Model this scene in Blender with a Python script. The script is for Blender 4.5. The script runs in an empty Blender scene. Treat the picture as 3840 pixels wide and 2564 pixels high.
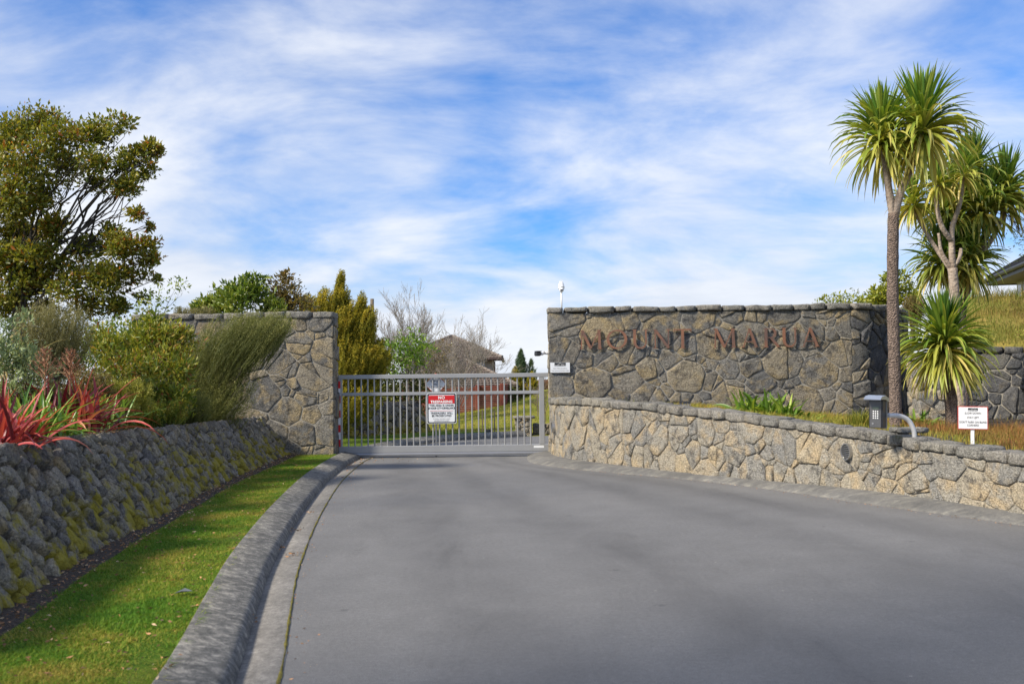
import bpy, math, random
import numpy as np
from mathutils import Vector, Matrix, noise as mnoise

sc = bpy.context.scene
C = sc.collection
R = math.radians

# ------------------------------------------------------------------ camera
cd = bpy.data.cameras.new('camera'); cam = bpy.data.objects.new('camera', cd); C.objects.link(cam)
cd.sensor_width = 36.0; cd.lens = 35.0; cd.clip_start = 0.1; cd.clip_end = 5000
cam.matrix_world = Matrix.Translation((0, 0, 1.6)) @ Matrix.Rotation(R(90 + 2.283), 4, 'X') @ Matrix.Rotation(R(-0.7), 4, 'Z')
cd.dof.use_dof = True; cd.dof.focus_distance = 20.5; cd.dof.aperture_fstop = 3.2
sc.camera = cam

# ------------------------------------------------------------------ light
SUN_EL = R(39); SUN_H = Vector((-0.87, -0.49, 0)).normalized()
to_sun = Vector((SUN_H.x * math.cos(SUN_EL), SUN_H.y * math.cos(SUN_EL), math.sin(SUN_EL)))
sl = bpy.data.lights.new('sun', 'SUN'); sl.energy = 5.0; sl.angle = R(8.0); sl.color = (1.0, 0.90, 0.74)
so = bpy.data.objects.new('sun', sl); C.objects.link(so)
so.rotation_euler = to_sun.to_track_quat('Z', 'Y').to_euler(); so.location = (-20, -10, 30)

w = bpy.data.worlds.new('World'); sc.world = w; w.use_nodes = True
nt = w.node_tree; nt.nodes.clear()
def wn(t, **k):
    n = nt.nodes.new(t)
    for a, b in k.items(): setattr(n, a, b)
    return n
def wmath(op, a, b=None, c=None, clamp=False):
    n = wn('ShaderNodeMath', operation=op, use_clamp=clamp)
    for i, v in enumerate((a, b, c)):
        if v is None: continue
        if isinstance(v, (int, float)): n.inputs[i].default_value = v
        else: nt.links.new(v, n.inputs[i])
    return n.outputs[0]
sky = wn('ShaderNodeTexSky', sky_type='NISHITA', sun_disc=False, sun_elevation=SUN_EL,
         sun_rotation=math.atan2(SUN_H.x, SUN_H.y), air_density=1.0, dust_density=0.6, ozone_density=1.6)
tc = wn('ShaderNodeTexCoord'); sep = wn('ShaderNodeSeparateXYZ'); nt.links.new(tc.outputs['Generated'], sep.inputs[0])
zc = wmath('ADD', wmath('MAXIMUM', sep.outputs[2], 0.0), 0.30)
px = wmath('DIVIDE', sep.outputs[0], zc); py = wmath('DIVIDE', sep.outputs[1], zc)
cmb = wn('ShaderNodeCombineXYZ'); nt.links.new(px, cmb.inputs[0]); nt.links.new(py, cmb.inputs[1])
def cloud_noise(scale, rot, sx, sy, off, detail, rough, dist):
    m = wn('ShaderNodeMapping'); m.inputs['Rotation'].default_value = (0, 0, R(rot)); m.inputs['Scale'].default_value = (sx, sy, 1)
    m.inputs['Location'].default_value = off
    nt.links.new(cmb.outputs[0], m.inputs[0])
    n = wn('ShaderNodeTexNoise'); n.inputs['Scale'].default_value = scale; n.inputs['Detail'].default_value = detail
    n.inputs['Roughness'].default_value = rough; n.inputs['Distortion'].default_value = dist
    nt.links.new(m.outputs[0], n.inputs['Vector']); return n.outputs[0]
big = cloud_noise(0.95, 10, 1.0, 0.85, (10.15, 0.41, 4.18), 5, 0.5, 0.35)
mid = cloud_noise(2.3, 24, 0.75, 1.15, (26.99, 0.87, 4.24), 9, 0.58, 0.35)
fine = cloud_noise(5.4, -24, 0.9, 1.2, (1.3, 9.2, 2.0), 9, 0.62, 0.6)
dens = wmath('ADD', wmath('ADD', wmath('MULTIPLY', big, 1.0), wmath('MULTIPLY', mid, 0.75)), wmath('MULTIPLY', fine, 0.20))
hz = wmath('POWER', wmath('SUBTRACT', 1.0, wmath('MAXIMUM', sep.outputs[2], 0.0), clamp=True), 9.0)
dens = wmath('ADD', dens, wmath('MULTIPLY', hz, 0.36))
mr = wn('ShaderNodeMapRange', interpolation_type='SMOOTHSTEP'); mr.inputs['From Min'].default_value = 0.75; mr.inputs['From Max'].default_value = 1.23
nt.links.new(dens, mr.inputs[0])
cov = wmath('MULTIPLY', mr.outputs[0], 0.96)
shade = wn('ShaderNodeMapRange'); shade.inputs['From Min'].default_value = 0.35; shade.inputs['From Max'].default_value = 0.65
nt.links.new(mid, shade.inputs[0])
ccol = wn('ShaderNodeMix', data_type='RGBA'); ccol.inputs['A'].default_value = (6.2, 6.65, 7.5, 1); ccol.inputs['B'].default_value = (7.9, 8.1, 8.5, 1)
nt.links.new(shade.outputs[0], ccol.inputs['Factor'])
skyt = wn('ShaderNodeMix', data_type='RGBA', blend_type='MULTIPLY'); skyt.inputs['Factor'].default_value = 1.0
skyt.inputs['B'].default_value = (0.34, 0.85, 1.50, 1); nt.links.new(sky.outputs[0], skyt.inputs['A'])
mx = wn('ShaderNodeMix', data_type='RGBA'); nt.links.new(cov, mx.inputs['Factor'])
nt.links.new(skyt.outputs['Result'], mx.inputs['A']); nt.links.new(ccol.outputs['Result'], mx.inputs['B'])
bg = wn('ShaderNodeBackground'); bg.inputs['Strength'].default_value = 0.1; nt.links.new(mx.outputs['Result'], bg.inputs[0])
wo = wn('ShaderNodeOutputWorld'); nt.links.new(bg.outputs[0], wo.inputs[0])

vs = sc.view_settings; vs.view_transform = 'Standard'; vs.look = 'None'; vs.exposure = 0.31; vs.gamma = 1.0; vs.use_curve_mapping = False
sc.cycles.use_denoising = True; sc.cycles.max_bounces = 6; sc.cycles.transparent_max_bounces = 6
sc.cycles.sample_clamp_indirect = 8.0

# ------------------------------------------------------------------ helpers
rnd = random.Random(11); rng = np.random.default_rng(11)
WL = {}
def wl(o): return WL.get(o.name, Vector((0, 0, 0)))
def props(o, label=None, cat=None, group=None, kind=None):
    if label: o['label'] = label
    if cat: o['category'] = cat
    if group: o['group'] = group
    if kind: o['kind'] = kind
    return o
def empty(name, loc, label, cat, group=None):
    o = bpy.data.objects.new(name, None); C.objects.link(o); o.location = loc; o.empty_display_size = 0.2
    WL[o.name] = Vector(loc); return props(o, label, cat, group)
def mesh_np(name, V, F, smooth=False, tint=None):
    V = np.asarray(V, dtype=np.float32); F = np.asarray(F, dtype=np.int32); k = F.shape[1]
    me = bpy.data.meshes.new(name); me.vertices.add(len(V)); me.vertices.foreach_set('co', V.ravel())
    me.loops.add(F.size); me.loops.foreach_set('vertex_index', F.ravel()); me.polygons.add(len(F))
    me.polygons.foreach_set('loop_start', np.arange(0, F.size, k, dtype=np.int32))
    if smooth: me.polygons.foreach_set('use_smooth', np.ones(len(F), dtype=bool))
    if tint is not None:
        a = me.attributes.new('tint', 'FLOAT', 'POINT'); a.data.foreach_set('value', np.asarray(tint, dtype=np.float32))
    me.update(calc_edges=True); return me
def place(name, me, mat, parent, center):
    o = bpy.data.objects.new(name, me); C.objects.link(o)
    if mat is not None and not me.materials: me.materials.append(mat)
    c = Vector(center)
    if parent is not None:
        o.parent = parent; o.location = c - wl(parent)
    else: o.location = c
    WL[o.name] = c; return o
def obj_np(name, V, F, mat, parent=None, smooth=False, tint=None, **k):
    V = np.asarray(V, dtype=np.float64); c = (V.min(0) + V.max(0)) / 2; c[2] = V[:, 2].min()
    return props(place(name, mesh_np(name, V - c, F, smooth, tint), mat, parent, c), **k)
class MB:
    def __init__(s): s.v = []; s.f = []
    def add(s, vs_, fs):
        n = len(s.v); s.v += [tuple(p) for p in vs_]; s.f += [tuple(i + n for i in f) for f in fs]; return s
    def box(s, a, b, M=None):
        x0, y0, z0 = a; x1, y1, z1 = b
        p = [(x0,y0,z0),(x1,y0,z0),(x1,y1,z0),(x0,y1,z0),(x0,y0,z1),(x1,y0,z1),(x1,y1,z1),(x0,y1,z1)]
        if M is not None: p = [M @ Vector(q) for q in p]
        return s.add(p, [(0,3,2,1),(4,5,6,7),(0,1,5,4),(1,2,6,5),(2,3,7,6),(3,0,4,7)])
    def bbox(s, a, b, bv=0.006, M=None):
        # box with chamfered edges
        a = np.array(a, float); b = np.array(b, float); bv = min(bv, *(abs(b - a) / 2.2))
        P = []; 
        for sx in (0, 1):
            for sy in (0, 1):
                for sz in (0, 1):
                    cpt = np.array([b[0] if sx else a[0], b[1] if sy else a[1], b[2] if sz else a[2]])
                    d = np.array([-1 if sx else 1, -1 if sy else 1, -1 if sz else 1]) * bv
                    for ax in range(3):
                        q = cpt + d; q[ax] = cpt[ax]; P.append(q)
        I = lambda sx, sy, sz, ax: ((sx * 2 + sy) * 2 + sz) * 3 + ax
        f = []
        f += [(I(0,0,0,0),I(0,0,1,0),I(0,1,1,0),I(0,1,0,0)),(I(1,0,0,0),I(1,1,0,0),I(1,1,1,0),I(1,0,1,0))]
        f += [(I(0,0,0,1),I(1,0,0,1),I(1,0,1,1),I(0,0,1,1)),(I(0,1,0,1),I(0,1,1,1),I(1,1,1,1),I(1,1,0,1))]
        f += [(I(0,0,0,2),I(0,1,0,2),I(1,1,0,2),I(1,0,0,2)),(I(0,0,1,2),I(1,0,1,2),I(1,1,1,2),I(0,1,1,2))]
        for i in (0, 1):
            for j in (0, 1):
                f += [(I(i,j,0,0),I(i,j,1,0),I(i,j,1,1),I(i,j,0,1)),(I(i,0,j,0),I(i,1,j,0),I(i,1,j,2),I(i,0,j,2)),(I(0,i,j,1),I(1,i,j,1),I(1,i,j,2),I(0,i,j,2))]
                for k in (0, 1): f.append((I(i,j,k,0),I(i,j,k,1),I(i,j,k,2)))
        if M is not None: P = [M @ Vector(q) for q in P]
        return s.add(P, f)
    def tube(s, pts, rad, n=8, cap=True):
        pts = [Vector(p) for p in pts]; rad = rad if hasattr(rad, '__len__') else [rad] * len(pts)
        vs_ = []; fs = []; up = None
        for i, p in enumerate(pts):
            t = (pts[min(i + 1, len(pts) - 1)] - pts[max(i - 1, 0)]).normalized()
            if up is None: up = t.orthogonal().normalized()
            up = (up - t * up.dot(t)); up = up.normalized() if up.length > 1e-6 else t.orthogonal().normalized()
            b = t.cross(up)
            for k in range(n):
                a = 2 * math.pi * k / n; vs_.append(p + (up * math.cos(a) + b * math.sin(a)) * rad[i])
        for i in range(len(pts) - 1):
            for k in range(n):
                fs.append((i*n+k, i*n+(k+1)%n, (i+1)*n+(k+1)%n, (i+1)*n+k))
        if cap: fs.append(tuple(range(n - 1, -1, -1))); fs.append(tuple((len(pts)-1)*n + k for k in range(n)))
        return s.add(vs_, fs)
    def prism(s, poly, d0, d1, M):
        # poly in (x, z), extruded along y from d0 to d1, transformed by M
        n = len(poly); p = [M @ Vector((a, d0, b)) for a, b in poly] + [M @ Vector((a, d1, b)) for a, b in poly]
        return s.add(p, [tuple(range(n)), tuple(range(2*n-1, n-1, -1))] + [((i+1)%n, i, n+i, n+(i+1)%n) for i in range(n)])
    def grid(s, pts):
        r = len(pts); c = len(pts[0]); v = [p for row in pts for p in row]
        return s.add(v, [(i*c+j, i*c+j+1, (i+1)*c+j+1, (i+1)*c+j) for i in range(r-1) for j in range(c-1)])
    def build(s, name, mat, parent=None, smooth=False, tint=None, **k):
        V = np.array(s.v); c = (V.min(0) + V.max(0)) / 2; c[2] = V[:, 2].min()
        me = bpy.data.meshes.new(name); me.from_pydata([tuple(q) for q in V - c], [], s.f)
        if smooth:
            me.polygons.foreach_set('use_smooth', np.ones(len(me.polygons), dtype=bool))
        if tint is not None:
            a = me.attributes.new('tint', 'FLOAT', 'POINT')
            a.data.foreach_set('value', np.full(len(V), tint, dtype=np.float32) if np.isscalar(tint) else np.asarray(tint, dtype=np.float32))
        me.update(); return props(place(name, me, mat, parent, c), **k)
def fix_normals(o):
    import bmesh
    bm = bmesh.new(); bm.from_mesh(o.data); bmesh.ops.recalc_face_normals(bm, faces=bm.faces); bm.to_mesh(o.data); bm.free(); return o

# ------------------------------------------------------------------ materials
def newmat(name):
    m = bpy.data.materials.new(name); m.use_nodes = True; t = m.node_tree; t.nodes.clear()
    o = t.nodes.new('ShaderNodeOutputMaterial'); p = t.nodes.new('ShaderNodeBsdfPrincipled'); t.links.new(p.outputs[0], o.inputs[0])
    return m, t, p, o
def nd(t, ty, ins=None, **k):
    n = t.nodes.new(ty)
    for a, b in k.items(): setattr(n, a, b)
    for a, b in (ins or {}).items():
        if hasattr(b, 'is_output'): t.links.new(b, n.inputs[a])
        else: n.inputs[a].default_value = b
    return n
def ramp(t, fac, stops):
    n = t.nodes.new('ShaderNodeValToRGB'); e = n.color_ramp.elements
    while len(e) < len(stops): e.new(0.5)
    for i, (p, c) in enumerate(stops):
        e[i].position = p; e[i].color = (*c, 1) if len(c) == 3 else c
    t.links.new(fac, n.inputs[0]); return n.outputs[0]
def mixc(t, fac, a, b, blend='MIX'):
    n = t.nodes.new('ShaderNodeMix'); n.data_type = 'RGBA'; n.blend_type = blend
    for key, v in (('Factor', fac), ('A', a), ('B', b)):
        if hasattr(v, 'is_output'): t.links.new(v, n.inputs[key])
        else: n.inputs[key].default_value = v if not (isinstance(v, tuple) and len(v) == 3) else (*v, 1)
    return n.outputs['Result']
def mapr(t, v, a, b, c=0.0, d=1.0):
    n = nd(t, 'ShaderNodeMapRange', {0: v, 1: a, 2: b, 3: c, 4: d}); return n.outputs[0]
def pos(t): return t.nodes.new('ShaderNodeNewGeometry').outputs['Position']
def tnoise(t, scale, detail=6, rough=0.6, dist=0.0, vec=None, w_=None, mscale=None):
    v = vec if vec is not None else pos(t)
    if mscale is not None: v = nd(t, 'ShaderNodeMapping', {'Vector': v, 'Scale': mscale}).outputs[0]
    return nd(t, 'ShaderNodeTexNoise', {'Vector': v, 'Scale': scale, 'Detail': detail, 'Roughness': rough, 'Distortion': dist}).outputs[0]
def bump(t, p, h, strength=0.5, dist=0.02):
    b = nd(t, 'ShaderNodeBump', {'Height': h, 'Strength': strength, 'Distance': dist}); t.links.new(b.outputs[0], p.inputs['Normal'])
def attr(t, name='tint'): return nd(t, 'ShaderNodeAttribute', attribute_name=name).outputs['Fac']

def plain(name, col, rough=0.5, metal=0.0, var=0.12, scale=6.0, bmp=0.0, spec=0.5):
    m, t, p, o = newmat(name); n = tnoise(t, scale, 5, 0.6)
    k = mapr(t, n, 0.3, 0.7, 1 - var, 1 + var)
    g = nd(t, 'ShaderNodeCombineColor', {0: k, 1: k, 2: k}).outputs[0]
    t.links.new(mixc(t, 1.0, (*col, 1), g, 'MULTIPLY'), p.inputs['Base Color'])
    p.inputs['Roughness'].default_value = rough; p.inputs['Metallic'].default_value = metal; p.inputs['Specular IOR Level'].default_value = spec
    if bmp: bump(t, p, tnoise(t, scale * 12, 4), bmp, 0.01)
    return m

def stone_mat(name, cols, ochre, ochre_amt, lich_amt, pale_amt=0.3, moss=None, bscale=1.0, moss_z=None):
    m, t, p, o = newmat(name); P = pos(t); ti = attr(t)
    off = nd(t, 'ShaderNodeVectorMath', {0: P}, operation='ADD')
    cx = nd(t, 'ShaderNodeCombineXYZ', {0: nd(t, 'ShaderNodeMath', {0: ti, 1: 37.0}, operation='MULTIPLY').outputs[0], 1: nd(t, 'ShaderNodeMath', {0: ti, 1: 91.0}, operation='MULTIPLY').outputs[0]})
    t.links.new(cx.outputs[0], off.inputs[1]); V = off.outputs[0]
    base = ramp(t, ti, [(i / max(1, len(cols) - 1), c) for i, c in enumerate(cols)])
    n1 = tnoise(t, 2.6, 4, 0.6, 0.4, V); n2 = tnoise(t, 9, 7, 0.7, 0.2, V); n3 = tnoise(t, 45, 5, 0.7, 0.0, V)
    oc = mapr(t, n1, 0.62 - 0.25 * ochre_amt, 0.72 - 0.18 * ochre_amt)
    col = mixc(t, nd(t, 'ShaderNodeMath', {0: oc, 1: 0.8}, operation='MULTIPLY').outputs[0], base, ochre)
    pl = mapr(t, n2, 0.52, 0.68, 0, pale_amt * 1.3); col = mixc(t, pl, col, (0.40, 0.36, 0.28))
    li = mapr(t, tnoise(t, 5.5, 8, 0.75, 0.3, V), 0.60 - 0.16 * lich_amt, 0.68 - 0.10 * lich_amt, 0, 0.75); col = mixc(t, li, col, (0.055, 0.055, 0.058))
    sp = mapr(t, n3, 0.35, 0.68, 0.5, 1.5); g = nd(t, 'ShaderNodeCombineColor', {0: sp, 1: sp, 2: sp}).outputs[0]
    col = mixc(t, 1.0, col, g, 'MULTIPLY')
    if moss:
        mn = tnoise(t, 3.2, 6, 0.65, 0.3); mn2 = tnoise(t, 30, 4, 0.6)
        zz = nd(t, 'ShaderNodeSeparateXYZ', {0: P}).outputs[2]
        f = nd(t, 'ShaderNodeMath', {0: mn, 1: mapr(t, zz, moss_z[0], moss_z[1], moss_z[2], moss_z[3])}, operation='ADD').outputs[0]
        f = mapr(t, f, 0.56, 0.68, 0, 0.92); mc = mixc(t, mn2, moss, tuple(c * 2.0 for c in moss)); col = mixc(t, f, col, mc)
    t.links.new(col, p.inputs['Base Color']); p.inputs['Roughness'].default_value = 0.93; p.inputs['Specular IOR Level'].default_value = 0.25
    vo = nd(t, 'ShaderNodeTexVoronoi', {'Vector': V, 'Scale': 60.0}).outputs['Distance']
    h = nd(t, 'ShaderNodeMath', {0: nd(t, 'ShaderNodeMath', {0: n2, 1: 1.2}, operation='MULTIPLY').outputs[0], 1: nd(t, 'ShaderNodeMath', {0: n3, 1: 0.5}, operation='MULTIPLY').outputs[0]}, operation='ADD').outputs[0]
    h = nd(t, 'ShaderNodeMath', {0: h, 1: nd(t, 'ShaderNodeMath', {0: vo, 1: 0.25}, operation='MULTIPLY').outputs[0]}, operation='ADD').outputs[0]
    bump(t, p, h, 1.0, 0.06 * bscale); return m

LEAF_GAIN = 1.75
def leaf_mat(name, stops, transl=0.3, rough=0.5, spec=0.4):
    m, t, p, o = newmat(name); c = ramp(t, attr(t), [(a, tuple(min(.8, q * LEAF_GAIN) for q in b)) for a, b in stops])
    t.links.new(c, p.inputs['Base Color']); p.inputs['Roughness'].default_value = rough; p.inputs['Specular IOR Level'].default_value = spec
    tr = nd(t, 'ShaderNodeBsdfTranslucent', {'Color': mixc(t, 1.0, c, (1.25, 1.2, 0.6), 'MULTIPLY')})
    mx_ = nd(t, 'ShaderNodeMixShader', {0: transl, 1: p.outputs[0], 2: tr.outputs[0]}); t.links.new(mx_.outputs[0], o.inputs[0]); return m

M = {}
M['wall_stone'] = stone_mat('wall_stone', [(.20,.193,.178),(.31,.285,.24),(.155,.155,.152),(.36,.31,.225),(.25,.24,.22),(.19,.188,.18),(.41,.335,.215)], (.43,.335,.185), 0.52, 0.62, 0.4)
M['pale_stone'] = stone_mat('pale_stone', [(.39,.365,.31),(.30,.29,.265),(.45,.40,.31),(.36,.345,.31),(.27,.265,.25),(.41,.38,.32),(.52,.43,.29)], (.54,.42,.26), 0.5, 0.48, 0.4)
M['cap_stone'] = stone_mat('cap_stone', [(.28,.265,.235),(.32,.30,.265),(.25,.245,.225),(.34,.315,.265)], (.38,.32,.22), 0.2, 0.5, moss=(.075,.07,.02), moss_z=(0, 4, -.09, -.09))
M['dark_stone'] = stone_mat('dark_stone', [(.15,.138,.125),(.25,.225,.185),(.11,.105,.10),(.30,.27,.21),(.19,.172,.145),(.22,.208,.195)], (.28,.22,.12), 0.35, 0.4, 0.3, moss=(.19,.16,.018), moss_z=(.05, 1.1, .18, -.05), bscale=.4)
M['blue_stone'] = stone_mat('blue_stone', [(.10,.105,.115),(.15,.15,.155),(.085,.09,.10),(.18,.175,.16)], (.22,.18,.11), 0.15, 0.5, 0.2)
M['mortar'] = plain('mortar', (.31,.29,.25), 0.95, 0, 0.3, 14, 0.8)
M['dark_soil'] = plain('dark_soil', (.035,.032,.02), 0.95, 0, 0.4, 18, 0.8)

def asphalt():
    m, t, p, o = newmat('asphalt')
    a = tnoise(t, 0.35, 5, 0.55, 0.6, mscale=(1.0, 0.6, 1)); b = tnoise(t, 120, 4, 0.7); c = tnoise(t, 2.2, 6, 0.65); d = tnoise(t, 26, 5, 0.7)
    col = ramp(t, a, [(0.3, (.148,.147,.146)), (0.7, (.190,.188,.186))])
    for nz_, lo, hi in ((b, 0.62, 1.38), (d, 0.84, 1.16), (c, 0.92, 1.08)):
        k = mapr(t, nz_, 0.3, 0.7, lo, hi); col = mixc(t, 1.0, col, nd(t, 'ShaderNodeCombineColor', {0: k, 1: k, 2: k}).outputs[0], 'MULTIPLY')
    sp = nd(t, 'ShaderNodeTexVoronoi', {'Vector': pos(t), 'Scale': 3.1}).outputs['Distance']
    col = mixc(t, mapr(t, sp, 0.04, 0.02, 0, 0.6), col, (.42, .40, .37))
    sp = nd(t, 'ShaderNodeTexVoronoi', {'Vector': pos(t), 'Scale': 1.3}).outputs['Distance']
    col = mixc(t, mapr(t, nd(t, 'ShaderNodeMath', {0: sp, 1: mapr(t, d, .3, .7, -.05, .05)}, operation='ADD').outputs[0], 0.06, 0.03, 0, 0.4), col, (.05, .05, .05))
    # tyre-worn tracks along the lane and old drip stains
    ln = attr(t); st = tnoise(t, 1.1, 6, 0.7, 0.8, mscale=(1, 0.3, 1))
    for cpos in (.16, .34, .62, .82):
        dd = nd(t, 'ShaderNodeMath', {0: nd(t, 'ShaderNodeMath', {0: ln, 1: cpos}, operation='SUBTRACT').outputs[0]}, operation='ABSOLUTE').outputs[0]
        f = nd(t, 'ShaderNodeMath', {0: mapr(t, dd, .085, .015, 0, .42), 1: mapr(t, st, .36, .62, .25, 1)}, operation='MULTIPLY').outputs[0]
        col = mixc(t, f, col, (.074, .074, .075))
    col = mixc(t, mapr(t, st, 0.58, 0.70, 0, 0.25), col, (.075, .074, .072))
    t.links.new(col, p.inputs['Base Color']); p.inputs['Roughness'].default_value = 0.8; p.inputs['Specular IOR Level'].default_value = 0.3
    bump(t, p, b, 0.7, 0.012); return m
M['asphalt'] = asphalt()
def concrete(name, c0, c1, c2, streak, nsc=5):
    m, t, p, o = newmat(name)
    a = tnoise(t, nsc, 9, 0.8, 0.3, mscale=streak); b = tnoise(t, 90, 4, 0.6); c = tnoise(t, 1.1, 5, 0.6)
    col = ramp(t, a, [(0.34, c0), (0.5, c1), (0.66, c2)])
    k = mapr(t, b, 0.3, 0.7, 0.75, 1.25); col = mixc(t, 1.0, col, nd(t, 'ShaderNodeCombineColor', {0: k, 1: k, 2: k}).outputs[0], 'MULTIPLY')
    k = mapr(t, c, 0.3, 0.7, 0.8, 1.2); col = mixc(t, 1.0, col, nd(t, 'ShaderNodeCombineColor', {0: k, 1: k, 2: k}).outputs[0], 'MULTIPLY')
    t.links.new(col, p.inputs['Base Color']); p.inputs['Roughness'].default_value = 0.92; p.inputs['Specular IOR Level'].default_value = 0.25
    bump(t, p, b, 0.5, 0.008); return m
M['kerb'] = concrete('kerb_concrete', (.055,.055,.052), (.13,.127,.117), (.34,.32,.28), (1, 1, 1), 11)
M['gutter'] = concrete('gutter_concrete', (.125,.12,.11), (.19,.18,.165), (.29,.275,.25), (1, .8, 1), 16)
M['apron'] = concrete('apron_concrete', (.10,.10,.098), (.145,.142,.135), (.24,.23,.20), (.7, 1.2, 1))

def soil():
    m, t, p, o = newmat('mulch'); a = tnoise(t, 30, 6, 0.7); b = tnoise(t, 2, 4)
    col = ramp(t, a, [(0.35, (.022,.016,.012)), (0.55, (.06,.042,.03)), (0.72, (.15,.115,.085))])
    t.links.new(col, p.inputs['Base Color']); p.inputs['Roughness'].default_value = 0.95; bump(t, p, a, 1.0, 0.03); return m
M['mulch'] = soil()
def turf(name, stops, sc_):
    m, t, p, o = newmat(name); a = tnoise(t, sc_, 6, 0.65, 0.3); b = tnoise(t, 60, 4, 0.6)
    col = ramp(t, a, stops); k = mapr(t, b, 0.3, 0.7, 0.6, 1.4)
    col = mixc(t, 1.0, col, nd(t, 'ShaderNodeCombineColor', {0: k, 1: k, 2: k}).outputs[0], 'MULTIPLY')
    t.links.new(col, p.inputs['Base Color']); p.inputs['Roughness'].default_value = 0.95; p.inputs['Specular IOR Level'].default_value = 0.1
    bump(t, p, b, 0.8, 0.02); return m
M['turf'] = turf('turf', [(0.35, (.05,.11,.010)), (0.55, (.10,.14,.016)), (0.7, (.17,.155,.03))], 1.6)
M['paddock'] = turf('paddock', [(0.3, (.12,.15,.02)), (0.5, (.20,.20,.03)), (0.7, (.28,.23,.05))], 0.7)
M['dry_turf'] = turf('dry_turf', [(0.3, (.13,.14,.03)), (0.5, (.22,.19,.045)), (0.68, (.32,.22,.07))], 0.5)

def grass_mat(name, a, b, c, sc_=1.4):
    m, t, p, o = newmat(name); n = tnoise(t, sc_, 5, 0.65, 0.3); ti = attr(t)
    f = nd(t, 'ShaderNodeMath', {0: n, 1: mapr(t, ti, 0, 1, -0.13, 0.13)}, operation='ADD').outputs[0]
    col = ramp(t, f, [(0.36, a), (0.52, b), (0.68, c)])
    t.links.new(col, p.inputs['Base Color']); p.inputs['Roughness'].default_value = 0.6; p.inputs['Specular IOR Level'].default_value = 0.2
    tr = nd(t, 'ShaderNodeBsdfTranslucent', {'Color': col}); mx_ = nd(t, 'ShaderNodeMixShader', {0: 0.35, 1: p.outputs[0], 2: tr.outputs[0]}); t.links.new(mx_.outputs[0], o.inputs[0]); return m
M['lawn_blade'] = grass_mat('lawn_blade', (.11,.25,.02), (.23,.31,.03), (.44,.35,.07))
M['dry_blade'] = grass_mat('dry_blade', (.22,.15,.04), (.34,.21,.06), (.36,.13,.05), 0.9)
M['gold_blade'] = grass_mat('gold_blade', (.20,.24,.03), (.36,.33,.055), (.48,.30,.07), 1.6)
M['hill_blade'] = grass_mat('hill_blade', (.15,.19,.03), (.28,.26,.055), (.36,.25,.08), 0.6)

M['cordyline'] = leaf_mat('cordyline_leaf', [(0, (.045,.10,.014)), (.35, (.11,.165,.022)), (.7, (.25,.25,.045)), (1, (.38,.31,.10))], 0.3, 0.38, 0.5)
M['cordyline_dark'] = leaf_mat('cordyline_dark_leaf', [(0, (.03,.075,.014)), (.4, (.08,.125,.018)), (.75, (.19,.19,.035)), (1, (.30,.24,.07))], 0.28, 0.4, 0.5)
M['olive_leaf'] = leaf_mat('olive_leaf', [(0, (.035,.055,.008)), (.4, (.10,.115,.014)), (.75, (.19,.17,.024)), (.92, (.20,.115,.018)), (1, (.24,.085,.016))], 0.36, 0.4)
M['hebe_leaf'] = leaf_mat('hebe_leaf', [(0, (.035,.065,.010)), (.4, (.095,.125,.016)), (.7, (.20,.20,.03)), (.9, (.25,.175,.035)), (1, (.20,.065,.025))], 0.35, 0.45)
M['grey_leaf'] = leaf_mat('grey_leaf', [(0, (.07,.10,.05)), (.5, (.15,.19,.09)), (1, (.28,.31,.17))], 0.25, 0.6)
M['twig_leaf'] = leaf_mat('twig_leaf', [(0, (.07,.07,.03)), (.5, (.14,.13,.05)), (1, (.25,.22,.11))], 0.25, 0.7)
M['kanuka_leaf'] = leaf_mat('kanuka_leaf', [(0, (.04,.05,.012)), (.5, (.09,.10,.025)), (1, (.19,.185,.06))], 0.25, 0.7)
M['lime_leaf'] = leaf_mat('lime_leaf', [(0, (.09,.10,.012)), (.5, (.17,.17,.025)), (1, (.26,.24,.05))], 0.3, 0.6)
M['brown_leaf'] = leaf_mat('brown_leaf', [(0, (.05,.045,.015)), (.5, (.10,.08,.025)), (1, (.17,.12,.04))], 0.25, 0.7)
M['broad_leaf'] = leaf_mat('broad_leaf', [(0, (.045,.085,.012)), (.5, (.11,.15,.022)), (1, (.24,.24,.055))], 0.28, 0.35)
M['bronze_leaf'] = leaf_mat('bronze_leaf', [(0, (.055,.04,.015)), (.4, (.11,.075,.025)), (.7, (.12,.11,.03)), (1, (.20,.12,.05))], 0.25, 0.4)
M['gold_conifer'] = leaf_mat('gold_conifer', [(0, (.055,.07,.008)), (.5, (.18,.165,.016)), (1, (.33,.25,.028))], 0.38, 0.7)
M['bright_leaf'] = leaf_mat('bright_leaf', [(0, (.05,.10,.012)), (.5, (.10,.17,.02)), (1, (.22,.27,.04))], 0.3, 0.4)
M['round_leaf'] = leaf_mat('round_leaf', [(0, (.05,.075,.008)), (.5, (.13,.15,.016)), (1, (.26,.25,.04))], 0.3, 0.4)
M['pine_leaf'] = leaf_mat('pine_leaf', [(0, (.02,.045,.02)), (.5, (.04,.07,.03)), (1, (.08,.10,.04))], 0.15, 0.6)
M['hedge_leaf'] = leaf_mat('hedge_leaf', [(0, (.018,.028,.006)), (.5, (.045,.055,.012)), (1, (.09,.10,.02))], 0.2, 0.6)
M['flax_red'] = leaf_mat('flax_red', [(0, (.07,.012,.016)), (.3, (.17,.022,.03)), (.6, (.28,.04,.042)), (.85, (.36,.07,.05)), (1, (.42,.16,.09))], 0.2, 0.45, 0.5)
M['flax_green'] = leaf_mat('flax_green', [(0, (.030,.075,.012)), (.5, (.08,.16,.022)), (1, (.22,.30,.06))], 0.25, 0.35, 0.5)
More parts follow.
